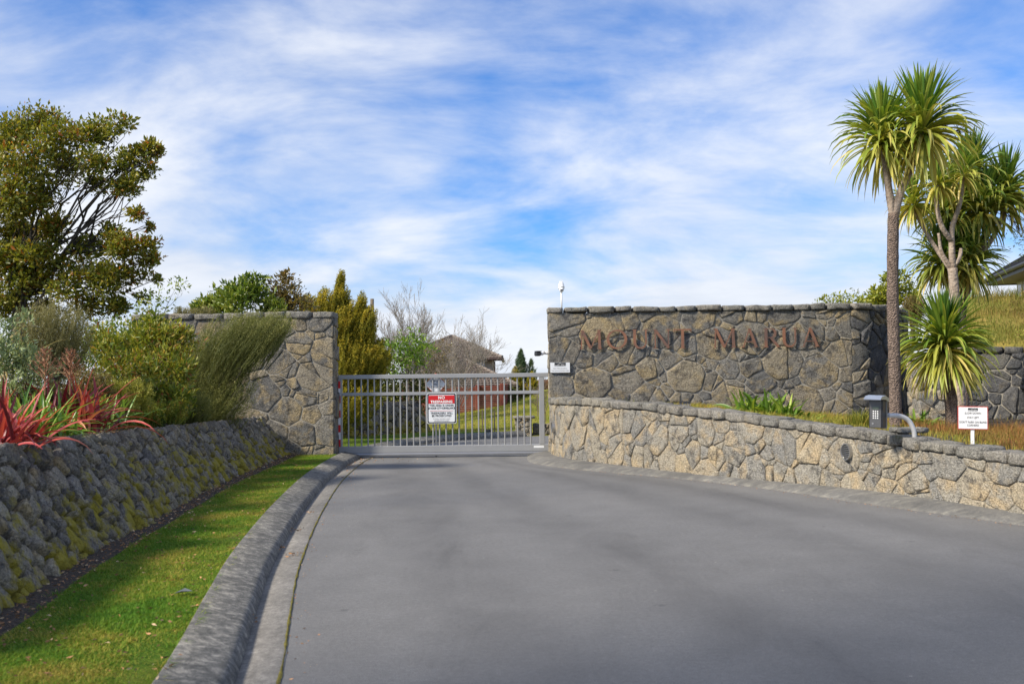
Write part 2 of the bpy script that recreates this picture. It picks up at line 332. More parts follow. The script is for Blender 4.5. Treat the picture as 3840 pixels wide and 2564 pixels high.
M['rust_twig'] = leaf_mat('rust_twig', [(0, (.10,.055,.03)), (.5, (.19,.09,.05)), (1, (.30,.15,.08))], 0.1, 0.7)
M['dead_twig'] = leaf_mat('dead_twig', [(0, (.06,.035,.025)), (1, (.13,.08,.055))], 0.1, 0.8)
M['plume'] = leaf_mat('plume', [(0, (.20,.15,.08)), (1, (.42,.36,.22))], 0.3, 0.8)

def bark(name, a, b, scale, amp):
    m, t, p, o = newmat(name); n = tnoise(t, scale, 5, 0.65, 0.2, mscale=(1, 1, 0.55)); v = nd(t, 'ShaderNodeTexVoronoi', {'Vector': pos(t), 'Scale': scale * 1.5}).outputs['Distance']
    t.links.new(ramp(t, n, [(0.32, a), (0.68, b)]), p.inputs['Base Color']); p.inputs['Roughness'].default_value = 0.9
    h = nd(t, 'ShaderNodeMath', {0: n, 1: v}, operation='ADD').outputs[0]; bump(t, p, h, 1.0, amp); return m
M['cab_bark'] = bark('cabbage_bark', (.085,.062,.05), (.27,.20,.16), 26, 0.03)
M['pale_bark'] = bark('pale_bark', (.20,.15,.115), (.40,.33,.27), 14, 0.012)
M['bark'] = bark('bark', (.04,.033,.025), (.10,.085,.065), 14, 0.02)
M['bare_bark'] = bark('bare_bark', (.20,.175,.15), (.38,.34,.30), 10, 0.01)
M['bare_brown'] = bark('bare_brown', (.12,.095,.07), (.25,.20,.15), 10, 0.01)

M['gate'] = plain('gate_paint', (.33,.335,.34), 0.42, 0.25, 0.05, 3)
M['gate_beam'] = plain('gate_beam', (.28,.285,.295), 0.32, 0.5, 0.06, 4)
M['white'] = plain('white_panel', (.74,.76,.78), 0.45, 0, 0.03, 3)
M['white_sign'] = plain('white_sign', (.80,.80,.80), 0.5, 0, 0.02, 3)
M['red'] = plain('sign_red', (.55,.012,.014), 0.45, 0, 0.03, 3)
M['red_edge'] = plain('red_edge', (.45,.06,.04), 0.5, 0, 0.06, 5)
M['black'] = plain('sign_black', (.012,.014,.016), 0.5, 0, 0.05, 3)
M['grey_ink'] = plain('grey_ink', (.10,.10,.10), 0.6, 0, 0.05, 3)
M['silver_tape'] = plain('silver_tape', (.70,.71,.72), 0.4, 0.05, 0.05, 8)
M['steel'] = plain('brushed_steel', (.46,.46,.46), 0.32, 0.85, 0.08, 10)
M['pipe'] = plain('galvanised_pipe', (.55,.55,.55), 0.4, 0.25, 0.06, 8)
M['steel_hood'] = plain('steel_hood', (.50,.54,.60), 0.3, 0.7, 0.06, 8)
M['plastic_dark'] = plain('dark_plastic', (.022,.025,.032), 0.38, 0, 0.1, 6)
M['face_plate'] = plain('face_plate', (.14,.14,.145), 0.35, 0.6, 0.1, 12)
M['lcd'] = plain('lcd', (.17,.20,.15), 0.25, 0, 0.03, 6)
M['cam_white'] = plain('camera_white', (.78,.79,.80), 0.35, 0, 0.03, 6)
M['glass_dark'] = plain('dark_glass', (.01,.011,.013), 0.1, 0, 0.02, 4)
def rust():
    m, t, p, o = newmat('rust_letter'); n = tnoise(t, 2.2, 4, 0.6); f = tnoise(t, 40, 5, 0.65)
    col = ramp(t, n, [(0.34, (.16,.098,.078)), (0.60, (.28,.13,.075))]); k = mapr(t, f, 0.3, 0.7, 0.8, 1.2)
    col = mixc(t, 1.0, col, nd(t, 'ShaderNodeCombineColor', {0: k, 1: k, 2: k}).outputs[0], 'MULTIPLY')
    t.links.new(col, p.inputs['Base Color']); p.inputs['Roughness'].default_value = 0.6; p.inputs['Metallic'].default_value = 0.25; bump(t, p, f, 0.2, 0.003); return m
M['rust'] = rust()
M['cream'] = plain('cream_wall', (.50,.43,.33), 0.9, 0, 0.08, 4, 0.2)
M['grey_wall'] = plain('grey_wall', (.40,.40,.40), 0.85, 0, 0.06, 3)
M['tile'] = plain('roof_tile', (.105,.080,.066), 0.85, 0, 0.35, 6, 0.3)
M['ridge'] = plain('ridge_tile', (.20,.165,.14), 0.85, 0, 0.25, 8)
M['gutter_brown'] = plain('gutter_brown', (.055,.032,.024), 0.5, 0, 0.1, 5)
M['metal_roof'] = plain('metal_roof', (.022,.025,.031), 0.8, 0.0, 0.08, 3, spec=.1)
M['fascia'] = plain('dark_fascia', (.035,.036,.04), 0.5, 0, 0.08, 4)
M['soffit'] = plain('soffit', (.20,.185,.175), 0.8, 0, 0.05, 4)
M['frame_white'] = plain('frame_white', (.62,.62,.60), 0.5, 0, 0.04, 4)
def glass():
    m, t, p, o = newmat('window_glass'); p.inputs['Base Color'].default_value = (.09,.11,.13,1); p.inputs['Roughness'].default_value = 0.06; p.inputs['Specular IOR Level'].default_value = 0.9
    bump(t, p, tnoise(t, 1.5, 2), 0.05, 0.02); return m
M['glass'] = glass()
M['blind'] = plain('white_blind', (.62,.66,.68), 0.6, 0, 0.05, 5)
M['red_board'] = plain('red_board', (.215,.066,.046), 0.85, 0, 0.3, 7, 0.4)
M['red_post'] = plain('red_post', (.22,.055,.036), 0.8, 0, 0.15, 7, 0.2)
M['timber'] = plain('weathered_timber', (.15,.12,.085), 0.85, 0, 0.25, 16, 0.4)
M['pot'] = plain('black_pot', (.02,.02,.022), 0.6, 0, 0.15, 10)
M['litter'] = leaf_mat('litter_leaf', [(0, (.05,.035,.022)), (.5, (.16,.085,.04)), (.8, (.30,.15,.07)), (1, (.42,.33,.22))], 0.1, 0.8)
M['moss'] = plain('moss_strip', (.14,.12,.012), 0.95, 0, 0.5, 20, 0.8)
M['grey_leaf_dead'] = plain('dead_grey_leaf', (.11,.125,.135), 0.7, 0, 0.2, 20)
M['iron'] = plain('garden_gate_iron', (.06,.07,.085), 0.45, 0.4, 0.1, 6)
M['slab'] = M['blue_stone']
# ------------------------------------------------------------------ paths, sweeps, stonework
class Path:
    def __init__(s, pts, step=0.1):
        p = [np.array(q, float) for q in pts]; ext = [2 * p[0] - p[1]] + p + [2 * p[-1] - p[-2]]; out = []
        for i in range(1, len(ext) - 2):
            n = max(2, int(np.linalg.norm(ext[i+1] - ext[i]) / step))
            for k in range(n):
                t = k / n; a, b, c, d = ext[i-1], ext[i], ext[i+1], ext[i+2]
                out.append(.5 * ((2*b) + (-a+c)*t + (2*a-5*b+4*c-d)*t*t + (-a+3*b-3*c+d)*t**3))
        out.append(p[-1]); s.P = np.array(out); s.S = np.concatenate([[0], np.cumsum(np.linalg.norm(np.diff(s.P[:, :2], axis=0), axis=1))]); s.L = s.S[-1]
    def at(s, u):
        return np.array([np.interp(u, s.S, s.P[:, k]) for k in range(s.P.shape[1])])
    def nrm(s, u):
        a = s.at(max(0, u - .12)); b = s.at(min(s.L, u + .12)); t = (b - a)[:2]; t /= np.linalg.norm(t) + 1e-9
        return np.array([t[1], -t[0]])
    def off(s, u, d):
        p = s.at(u)[:2] + s.nrm(u) * d; return p
def sweep(path, prof, step=0.3, u0=0, u1=None):
    # prof: list of (offset along the right-hand normal, z) or a function of u
    u1 = path.L if u1 is None else u1; n = max(2, int((u1 - u0) / step)); mb = MB(); rows = []
    for i in range(n + 1):
        u = u0 + (u1 - u0) * i / n; pr_ = prof(u) if callable(prof) else prof
        rows.append([(*path.off(u, o), z) for o, z in pr_])
    mb.grid(rows); return mb

def cells(W, H, radii, asp, rg, joint, dens=0.86, tries=60, shear=0.0):
    # power diagram of discs of unequal size in a W x H panel
    Wp = W / asp; pts = []
    for r in sorted(radii, reverse=True):
        for _ in range(tries):
            x, y = rg.uniform(0, Wp), rg.uniform(0, H)
            if all((x - a)**2 + (y - b)**2 > (dens * (r + q))**2 for a, b, q in pts): pts.append((x, y, r)); break
    out = []
    for i, (x, y, r) in enumerate(pts):
        poly = [(0, 0), (Wp, 0), (Wp, H), (0, H)]
        order = sorted((j for j in range(len(pts)) if j != i), key=lambda j: (pts[j][0]-x)**2 + (pts[j][1]-y)**2)[:26]
        jb = joint * rg.uniform(.6, 1.3) / 2
        for j in order:
            a, b, q = pts[j]; dx, dy = a - x, b - y; d = math.hypot(dx, dy)
            if d < 1e-6: continue
            dx /= d; dy /= d; lim = (d*d + r*r - q*q) / (2*d) - jb
            np_ = []
            for k in range(len(poly)):
                p0, p1 = poly[k], poly[(k+1) % len(poly)]
                f0 = (p0[0]-x)*dx + (p0[1]-y)*dy - lim; f1 = (p1[0]-x)*dx + (p1[1]-y)*dy - lim
                if f0 <= 0: np_.append(p0)
                if f0 * f1 < 0:
                    t = f0 / (f0 - f1); np_.append((p0[0] + (p1[0]-p0[0])*t, p0[1] + (p1[1]-p0[1])*t))
            poly = np_
            if len(poly) < 3: break
        if len(poly) < 3: continue
        poly = [(px_ * asp, py_) for px_, py_ in poly]
        A = abs(sum(poly[k][0]*poly[(k+1)%len(poly)][1] - poly[(k+1)%len(poly)][0]*poly[k][1] for k in range(len(poly)))) / 2
        if A > 0.003: out.append((poly, A))
    return out
def split_cells(cs, rg, p_split, amin, joint):
    out = []
    for poly, A in cs:
        if A < amin or rg.random() > p_split: out.append((poly, A)); continue
        c = np.mean(np.array(poly), 0); a = rg.uniform(0, math.pi); d = np.array([math.cos(a), math.sin(a)]); r = math.sqrt(A); lim = float(np.dot(c, d)) + rg.uniform(-.28, .28) * r
        for sg_ in (1, -1):
            q = []
            for k in range(len(poly)):
                p0, p1 = np.array(poly[k]), np.array(poly[(k+1) % len(poly)]); f0 = sg_ * (float(np.dot(p0, d)) - lim) - joint/2; f1 = sg_ * (float(np.dot(p1, d)) - lim) - joint/2
                if f0 >= 0: q.append(tuple(p0))
                if f0 * f1 < 0: q.append(tuple(p0 + (p1 - p0) * f0/(f0 - f1)))
            if len(q) >= 3:
                B = abs(sum(q[k][0]*q[(k+1)%len(q)][1] - q[(k+1)%len(q)][0]*q[k][1] for k in range(len(q))))/2
                if B > .003: out.append((q, B))
    return out
def stone_shape(poly, bulge, rg, seg=0.16, rough=0.18, back=-0.03):
    # rounded, uneven stone over a polygon in (s, h): rings of (s, h, depth)
    pts = []
    n = len(poly)
    for k in range(n):
        p0, p1 = np.array(poly[k]), np.array(poly[(k+1) % n]); L = np.linalg.norm(p1 - p0)
        if L < 0.015: continue
        m = max(1, int(L / seg)); nr = np.array([-(p1-p0)[1], (p1-p0)[0]]) / L
        for q in range(m): pts.append(p0 + (p1 - p0) * q / m + nr * (rg.uniform(-.022, .016) if q else 0))
    if len(pts) < 3: return None
    ch = []
    for k in range(len(pts)):
        a, b = pts[k], pts[(k+1) % len(pts)]; ch += [a * .9 + b * .1, a * .1 + b * .9]
    ch = np.array(ch); c = ch.mean(0); n = len(ch); ext = np.linalg.norm(ch - c, axis=1)
    tilt = np.array([rg.uniform(-.35, .35), rg.uniform(-.35, .35)]) * bulge / max(.08, ext.mean())
    V = []
    rr = 1.0
    for inset, h in ((0.0, None), (0.004, .45), (0.014, .86), (0.05, 1.0), (None, 1.0)):
        for q, e in zip(ch, ext):
            f = (1 - min(.4, inset / e)) if inset is not None else .48
            p = c + (q - c) * f; d = back if h is None else bulge * (h + rg.uniform(-rough, rough) * (1 if h > .3 else .4)) + float(np.dot(q - c, tilt)) * f
            V.append((p[0], p[1], d if h is None else max(d, .002)))
    V.append((c[0], c[1], bulge * (1.0 + rg.uniform(-.15, .2)))); F = []
    for r_ in range(4):
        for k in range(n):
            a, b = r_*n + k, r_*n + (k+1) % n; F += [(a, b, b + n), (a, b + n, a + n)]
    F += [(4*n + k, 4*n + (k+1) % n, 5*n) for k in range(n)]
    return np.array(V), np.array(F)
def stonework(parent, W, H, fn, mats, radii, asp, bulge, joint, seed, name='stone', limit=300, near=None, flip=False, seg=0.16, back=-0.03, hfun=None, skip=None, smooth=True, shear=0.0, dens=0.80, rough=0.18, split=.4):
    rg = random.Random(seed); cs = cells(W, H, radii, asp, rg, joint, dens); cs = split_cells(cs, rg, split, .05, joint); cs = split_cells(cs, rg, split * .5, .05, joint)
    shapes = []
    for poly, A in cs:
        if shear: poly = [(a + shear * (b - H/2), b) for a, b in poly]
        bl = bulge * rg.uniform(.4, 1.7); sh = stone_shape(poly, bl, rg, seg, rough, back)
        if sh is None: continue
        V, F = sh; 
        W3 = np.array([fn(min(max(a, 0), W), b, d) for a, b, d in V]); shapes.append((W3, F[:, ::-1] if flip else F, rg.random()))
    if near is not None: shapes.sort(key=lambda s_: np.linalg.norm(s_[0].mean(0) - np.array(near)))
    rest_v, rest_f, rest_t, nb = [], [], [], 0
    for i, (V, F, ti) in enumerate(shapes):
        mt = mats if not isinstance(mats, (list, tuple)) else mats[rg.randrange(len(mats))]
        if i < limit: obj_np(name, V, F, mt, parent, smooth, np.full(len(V), ti))
        else:
            rest_v.append(V); rest_f.append(F + nb); rest_t.append(np.full(len(V), ti)); nb += len(V)
    if rest_v:
        o = obj_np('far_stones', np.concatenate(rest_v), np.concatenate(rest_f), mats if not isinstance(mats, (list, tuple)) else mats[0], parent, smooth, np.concatenate(rest_t), kind='stuff')
def radii_mix(area, rs, seed):
    rg = random.Random(seed); out = []; a = 0
    while a < area * 1.25:
        r = rg.choice(rs); out.append(r); a += math.pi * r * r * 1.15
    return out
def rock(c, size, M3=None, seed=0, e=0.45, rough=0.05, n=5):
    # rounded block: subdivided cube pulled towards a superellipsoid, with noise. returns V, F
    V = []; idx = {}; F = []
    def vid(p):
        k = tuple(np.round(p, 4))
        if k not in idx: idx[k] = len(V); V.append(p)
        return idx[k]
    for ax in range(3):
        for sgn in (-1, 1):
            for i in range(n):
                for j in range(n):
                    q = []
                    for di, dj in ((0,0),(1,0),(1,1),(0,1)):
                        p = np.zeros(3); p[ax] = sgn; p[(ax+1)%3] = -1 + 2*(i+di)/n; p[(ax+2)%3] = -1 + 2*(j+dj)/n; q.append(vid(p))
                    F.append(q if sgn > 0 else q[::-1])
    V = np.array(V); L = (np.abs(V)**6).sum(1)**(1/6); V2 = V / L[:, None]; V = V * (1-e) + V2 * e
    rg = np.random.default_rng(seed); o = rg.uniform(0, 99, 3)
    V = V * np.array(size) / 2
    d = np.array([mnoise.noise_vector(Vector(p * 5 + o)) for p in V]); V = V + d * rough
    if M3 is not None: V = V @ np.array(M3).T
    return V + np.array(c), np.array(F)
def rock_obj(name, c, size, mat, parent, M3=None, seed=0, e=.45, rough=.02, n=4, **k):
    V, F = rock(c, size, M3, seed, e, rough, n); return obj_np(name, V, F, mat, parent, True, np.full(len(V), random.Random(seed * 7 + 1).random()), **k)
def rotz(a):
    c, s = math.cos(a), math.sin(a); return np.array([[c, -s, 0], [s, c, 0], [0, 0, 1]])
def coping(parent, path, ztop, thick, depth, off, u0, u1, wid, mat, seed):
    rg = random.Random(seed); u = u0; i = 0
    while u < u1 - .08:
        w_ = min(rg.uniform(*wid), u1 - u); 
        if u1 - u - w_ < .12: w_ = u1 - u
        m = u + w_/2; n = path.nrm(m); p = path.off(m, off); a = math.atan2(n[0], -n[1]); h = thick * rg.uniform(.85, 1.12)
        z0 = ztop(max(u0, m - .1)); z1 = ztop(min(u1, m + .1)); sl = math.atan2(z1 - z0, .2)
        ry = np.array([[math.cos(sl), 0, -math.sin(sl)], [0, 1, 0], [math.sin(sl), 0, math.cos(sl)]])
        rock_obj('coping_stone', (p[0], p[1], ztop(m) - thick/2 + rg.uniform(-.012, .012)), (w_ - rg.uniform(.012, .03), depth * rg.uniform(.96, 1.06), h), mat, parent, rotz(a) @ ry, seed * 1000 + i, e=.55, rough=.022, n=5)
        u += w_; i += 1

# ------------------------------------------------------------------ the setting
GATE_Y = 21.5
g = MB(); g.box((-900, -700, -1.2), (900, 1600, -.25)); g.build('ground', M['paddock'], kind='structure')
# road: left edge follows the gutter, right edge the apron kerb; beyond the gate it bends right
L_EDGE = Path([(-0.15,-9),(-0.42,0),(-.92,3),(-1.27,5.39),(-1.59,7.12),(-1.92,9.01),(-2.37,12.28),(-2.80,16.2),(-3.02,19.5),(-3.05,21.3),(-2.9,23.4),(-2.2,26.2),(-.6,28.3),(3,30.2),(12,31.5)], .25)
R_EDGE = Path([(10.5,-9),(8.9,2),(7.2,6.6),(6.25,9),(5.4,10.75),(4.99,11.6),(4.43,12.75),(3.80,14.27),(2.90,15.85),(1.95,17.05),(1.2,18.0),(.62,18.95),(.33,19.8),(.30,21.3),(.55,23.4),(1.4,25.2),(3.4,26.5),(6,27.2),(12,27.8)], .25)
rows = []
for i in range(90):
    a = L_EDGE.at(L_EDGE.L * i/89); b = R_EDGE.at(R_EDGE.L * i/89)
    rows.append([(a[0]+(b[0]-a[0])*k/6, a[1]+(b[1]-a[1])*k/6, 0.0) for k in range(7)])
MB().grid(rows).build('road', M['asphalt'], tint=np.tile(np.arange(7)/6, 90), kind='structure')
# left gutter and kerb (right-hand normal of the path points to the road)
KU = 0.0; KE = L_EDGE.S[np.argmin(np.abs(L_EDGE.P[:, 1] - 29.2))]
sweep(L_EDGE, [(.0, .004), (-.02, .010), (-.26, -.012), (-.27, -.02)], .25, 0, KE).build('gutter', M['gutter'], smooth=True, kind='structure')
def lk(u):
    w_ = .30
    return [(-.235, -.05), (-.24, .0), (-.262, .050), (-.28, .072), (-.305, .083), (-.40, .108), (-.27-w_, .148), (-.28-w_, .143), (-.285-w_, -.05)]
sweep(L_EDGE, lk, .25, 0, KE).build('kerb', M['kerb'], smooth=True, kind='structure')
# right apron kerb: low mountable strip at the foot of the wall
sweep(R_EDGE, [(.0, -.03), (.0, .012), (.05, .03), (.16, .075), (.42, .11), (.95, .12)], .25, 0, R_EDGE.S[np.argmin(np.abs(R_EDGE.P[:, 1] - 23.0))]).build('right_kerb', M['apron'], smooth=True, kind='structure')

# retaining wall on the left
RB = Path([(-3.05,-1),(-3.12,2),(-3.2,5),(-3.33,6.5),(-3.6,8),(-3.86,10.3),(-4.33,14.7),(-4.72,20.98)], .1)
def rtop(y): return float(np.interp(y, [-1, 8, 11, 15, 21], [1.1, 1.06, 1.02, .95, .87]))
BAT = .56
# verge lawn between the kerb and the wall
def verge_edges(y):
    i = np.argmin(np.abs(L_EDGE.P[:, 1] - y) + 100 * (L_EDGE.P[:, 1] > 22)); u = L_EDGE.S[i]; k = L_EDGE.off(u, -.565)
    j = np.argmin(np.abs(RB.P[:, 1] - y)); return RB.P[j, 0], k[0]
rows = []
for i in range(60):
    y = -1 + 21.6 * i/59 * (1 + 0); a, b = verge_edges(y); rows.append([(a - .15 + (b - a + .15) * k/8, y, .118 + .02 * math.sin(k) * .3) for k in range(9)])
MB().grid(rows).build('verge_lawn', M['turf'], smooth=True, kind='structure')
# soil strip at the foot of the wall
sweep(RB, [(-.1, .16), (.06, .135), (.16, .128), (.24, .118)], .25).build('soil_strip', M['mulch'], kind='structure')

lw = empty('retaining_wall', (-3.9, 10, 0), 'long sloping dark rubble stone retaining wall with moss beside the lawn', 'stone wall')
mb = sweep(RB, lambda u: [(-.02, -.1), (-.02, .1), (-.02 - BAT, rtop(RB.at(u)[1]) - .07), (-BAT - .5, rtop(RB.at(u)[1]) - .08), (-BAT - .5, -.1)], .3)
mb.build('wall_core', M['dark_soil'], lw)
U_NEAR = RB.S[np.argmin(np.abs(RB.P[:, 1] - 5.2))]
def rfn(s_, t_, d):
    u = U_NEAR + s_; p = RB.at(u); zt = rtop(p[1]); h = t_ / 1.12; n = RB.nrm(u)
    zz = .08 + h * (zt - .02); o = -BAT * h + d * .82
    return (p[0] + n[0]*o, p[1] + n[1]*o, zz + d * .57)
Wr = RB.L - U_NEAR
stonework(lw, Wr, 1.12, rfn, M['dark_stone'], radii_mix(Wr * 1.12 / 1.15, [.045,.05,.055,.06,.07,.08,.095,.11,.13], 3), .9, .045, .022, 5, near=(0, 0, 1.6), seg=.09, back=-.08, shear=-.3, rough=.22, split=.2, smooth=False)

# mulch bed behind the retaining wall, sloping up to the left
rows = []
for i in range(50):
    u = RB.L * i/49; p = RB.at(u); zt = rtop(p[1]) - .03; r_ = []
    for k, dx in enumerate([.66, .74, .86, 1.2, 1.8, 2.6, 4, 6, 9, 14, 24, 40]):
        zz = zt + (.02 if k > 1 else -.01) + .045 * max(0, dx - .8) ** .9 + .05 * mnoise.noise(Vector((p[0] - dx, p[1], 0)) * 1.3) * (k > 1)
        r_.append((p[0] - dx, p[1], zz))
    rows.append(r_)
MB().grid(rows).build('garden_bed', M['mulch'], smooth=True, kind='structure')

# tall wall left of the gate
WY = 21.0; WT = .46
tw = empty('gate_wall', (-5.8, WY, 0), 'tall grey stone wall left of the gate, half hidden by feathery shrub', 'stone wall', 'stone walls flanking the gate')
MB().box((-8.0, WY, -.1), (-3.78, WY + WT, 3.0)).build('wall_core', M['mortar'], tw)
stonework(tw, 4.25, 3.0, lambda s_, t_, d: (-8.02 + s_, WY - d, t_), M['wall_stone'], radii_mix(4.25*3/1.15, [.05,.06,.08,.10,.13,.16,.2,.25,.3,.36], 21), 1.15, .018, .013, 8)
stonework(tw, WT, 3.0, lambda s_, t_, d: (-3.78 + d, WY + s_, t_), M['wall_stone'], radii_mix(WT*3/1.2, [.16,.2,.24], 5), 1.2, .03, .02, 9)
cp = Path([(-8.05, WY), (-6, WY), (-3.74, WY)])
coping(tw, cp, lambda u: 3.13, .15, WT + .12, -WT/2, 0, cp.L, (.38, .62), M['cap_stone'], 31)

# main wall with the lettering
mw = empty('name_wall', (4, WY, 0), 'tall stone wall right of the gate carrying rust coloured letters', 'stone wall', 'stone walls flanking the gate')
MB().box((.80, WY, -.1), (7.16, WY + WT, 3.02)).build('wall_core', M['mortar'], mw)
stonework(mw, 6.40, 2.75, lambda s_, t_, d: (.77 + s_, WY - d, .28 + t_), M['wall_stone'], radii_mix(6.4*2.75/1.2, [.05,.06,.08,.10,.13,.16,.2,.24,.29,.35], 41), 1.2, .02, .013, 43)
stonework(mw, WT, 3.02, lambda s_, t_, d: (.80 - d, WY + WT - s_, t_), M['pale_stone'], radii_mix(WT*3/1.2, [.15,.19,.23], 6), 1.2, .03, .02, 10)  # gate-side end: paler stone than the front, sunlight put into the colour
# wing bending back
WP = Path([(7.16, WY), (7.55, WY + .10), (8.15, WY + .55), (8.8, WY + 1.45), (9.5, WY + 2.9)], .1)
sweep(WP, [(-.01, -.1), (-.01, 3.02), (-WT, 3.02), (-WT, -.1)], .3).build('wing_core', M['mortar'], mw)
def wfn(s_, t_, d): p = WP.off(s_, d); return (p[0], p[1], .35 + t_)
stonework(mw, WP.L, 2.67, wfn, [M['blue_stone'], M['blue_stone'], M['wall_stone']], radii_mix(WP.L*2.67/1.0, [.09,.12,.15,.2,.25,.3], 44), 1.0, .035, .026, 45)  # wing's shade put into the colour: mostly darker, bluer stone than the front
cp = Path([(.74, WY), (4, WY), (7.16, WY)])
coping(mw, cp, lambda u: 3.165, .13, WT + .14, -WT/2, 0, cp.L, (.34, .58), M['cap_stone'], 32)
coping(mw, WP, lambda u: 3.16, .13, WT + .1, -WT/2, .05, WP.L, (.34, .55), M['cap_stone'], 33)

# low curved wall in front of it
LWP = Path([(.80,20.95),(.84,20.2),(.98,19.5),(1.48,18.4),(2.4,16.98),(3.46,15.38),(4.4,13.83),(5.05,12.42),(5.6,10.97),(6.05,9.5),(6.4,7.8)], .1)
_zs = [(20.95,1.25),(20.2,1.26),(19.5,1.27),(18.4,1.265),(16.98,1.195),(15.38,1.07),(13.83,.935),(12.42,.825),(10.97,.735),(7.8,.6)]
def ltop(u): y = LWP.at(u)[1]; return float(np.interp(-y, [-a for a, b in _zs], [b for a, b in _zs]))
cw = empty('low_wall', (3.5, 15.3, 0), 'low curving pale stone retaining wall that drops towards the right', 'stone wall')
LT = .34; CT = .135
sweep(LWP, lambda u: [(-.01, -.1), (-.01, ltop(u) - CT), (-LT, ltop(u) - CT), (-LT, -.1)], .25).build('wall_core', M['mortar'], cw)
def lfn(s_, t_, d):
    p = LWP.off(s_, d); zz = .05 + t_ * (ltop(s_) - CT - .05); return (p[0], p[1], zz)
stonework(cw, LWP.L, 1.0, lfn, M['pale_stone'], radii_mix(LWP.L*1.0/.9, [.05,.06,.08,.10,.13,.16,.20,.25,.3], 51), .85, .02, .010, 52)
coping(cw, LWP, ltop, CT, LT + .07, -LT/2 + .01, 0, LWP.L, (.2, .44), M['cap_stone'], 34)

# planting bed between the low wall and the tall walls
rows = []
for i in range(46):
    u = LWP.L * i/45; p0 = np.array([*LWP.off(u, -LT + .02)]); z0 = ltop(u) - .06
    tx = np.interp(u, [0, LWP.L*.22, LWP.L*.45, LWP.L*.62, LWP.L*.8, LWP.L], [.82, 3.2, 7.0, 9.6, 12.5, 17]); ty = np.interp(u, [0, LWP.L*.22, LWP.L*.45, LWP.L*.62, LWP.L*.8, LWP.L], [21.1, 21.1, 21.1, 23, 21.5, 14])
    z1 = np.interp(u, [0, LWP.L*.3, LWP.L*.5, LWP.L], [1.15, .98, .72, .55]); r_ = []
    for k in range(10):
        f = k/9; q = p0 * (1-f) + np.array([tx, ty]) * f; r_.append((q[0], q[1], z0*(1-f) + z1*f + (.03 * mnoise.noise(Vector((q[0], q[1], 0)) * 1.5) if 0 < k else 0)))
    rows.append(r_)
BED = np.array(rows); MB().grid(rows).build('planting_bed', M['mulch'], smooth=True, kind='structure')
def bed_z(x, y):
    d = (BED[:, :, 0] - x)**2 + (BED[:, :, 1] - y)**2; i = np.unravel_index(np.argmin(d), d.shape); return float(BED[i][2])

# far stone wall on the right with a pier of flat slabs
fw = empty('garden_wall', (11.4, 21.9, 0), 'blue grey stone wall below the dry hillside at far right', 'stone wall')
FP = Path([(9.75, 22.7), (11.2, 21.9), (13.6, 20.6)], .1)
sweep(FP, [(-.01, 0), (-.01, 2.1), (-.75, 2.1), (-.75, 0)], .3).build('wall_core', M['mortar'], fw)
def ffn(s_, t_, d): p = FP.off(s_, d); return (p[0], p[1], .3 + t_)
stonework(fw, FP.L, 1.8, ffn, M['blue_stone'], radii_mix(FP.L*1.8, [.12,.15,.2,.25,.3], 46), 1.0, .035, .025, 47)
coping(fw, FP, lambda u: 2.24, .14, .85, -.36, 0, FP.L, (.34, .5), M['blue_stone'], 35)
sp_ = empty('slab_pier', (11.35, 20.9, .5), 'stepped pier of flat stacked stone slabs at the right edge', 'stone pier')
zz = .35; k = 0
while zz < 1.86:
    h = rnd.uniform(.07, .13); rock_obj('slab', (11.3 + rnd.uniform(-.05, .06), 20.9 + rnd.uniform(-.04, .04), zz + h/2), (1.0 + rnd.uniform(-.12, .12), .6, h * .96), M['blue_stone'], sp_, rotz(-.35 + rnd.uniform(-.06, .06)), 900 + k, .35, .02, 4); zz += h; k += 1

# ground beyond the gate
def back_z(x, y):
    s1 = min(1, max(0, (y - 28.6) / 18)); s1 = s1*s1*(3 - 2*s1)
    z = s1 * max(.05, (.42 + .2 * (x + 2))) if x > -4 else s1 * .1
    z = min(z, 2.2 + .01 * y); 
    return z - .03
rows = []
for i in range(60):
    y = 21.6 + (i/59)**1.7 * 140; rows.append([(-45 + 90*k/60, y, back_z(-45 + 90*k/60, y)) for k in range(61)])
MB().grid(rows).build('lawn_slope', M['paddock'], smooth=True, kind='structure')
# verge and kerb mound beyond the gate
VP = Path([(-5.6,25.6),(-4.75,27.1),(-3.6,28.6),(-2.45,30.0)], .1)
rows = []
for i in range(20):
    u = VP.L*i/19; a = VP.off(u, -.1); f = i/19; k_ = L_EDGE.S[np.argmin(np.abs(L_EDGE.P[:, 1] - (21.6 + 7.3*f)))]; b = L_EDGE.off(k_, -.56); rows.append([(a[0]*(1-t)+b[0]*t, a[1]*(1-t)+b[1]*t, .13*(1-t) + .138*t) for t in np.linspace(0, 1, 8)])
MB().grid(rows).build('far_verge', M['turf'], smooth=True, kind='structure')
bk = empty('far_retaining_wall', (-4.2, 28, 0), 'dark sloping rubble retaining wall seen through the gate bars', 'stone wall')
sweep(VP, [(0, -.1), (-.5, 1.0), (-1.2, 1.0), (-1.2, -.1)], .3).build('wall_core', M['dark_soil'], bk)
def bfn(s_, t_, d): p = VP.off(s_, -.5 * t_/1.05 + d * .8); return (p[0], p[1], .05 + t_ * .93 + d * .5)
stonework(bk, VP.L, 1.05, bfn, M['dark_stone'], radii_mix(VP.L*1.05, [.07,.09,.11,.14,.17], 48), 1.0, .06, .015, 49, seg=.12, back=-.05, shear=-.2, limit=170, rough=.4, smooth=False)
rows = []
for i in range(16):
    u = VP.L*i/15; r_ = []
    for t in (-.55, -.9, -2, -4, -8, -16, -30):
        p = VP.off(u, t); r_.append((p[0], p[1], 1.0 + .02 * abs(t)))
    rows.append(r_)
MB().grid(rows).build('planting_bank', M['mulch'], smooth=True, kind='structure')
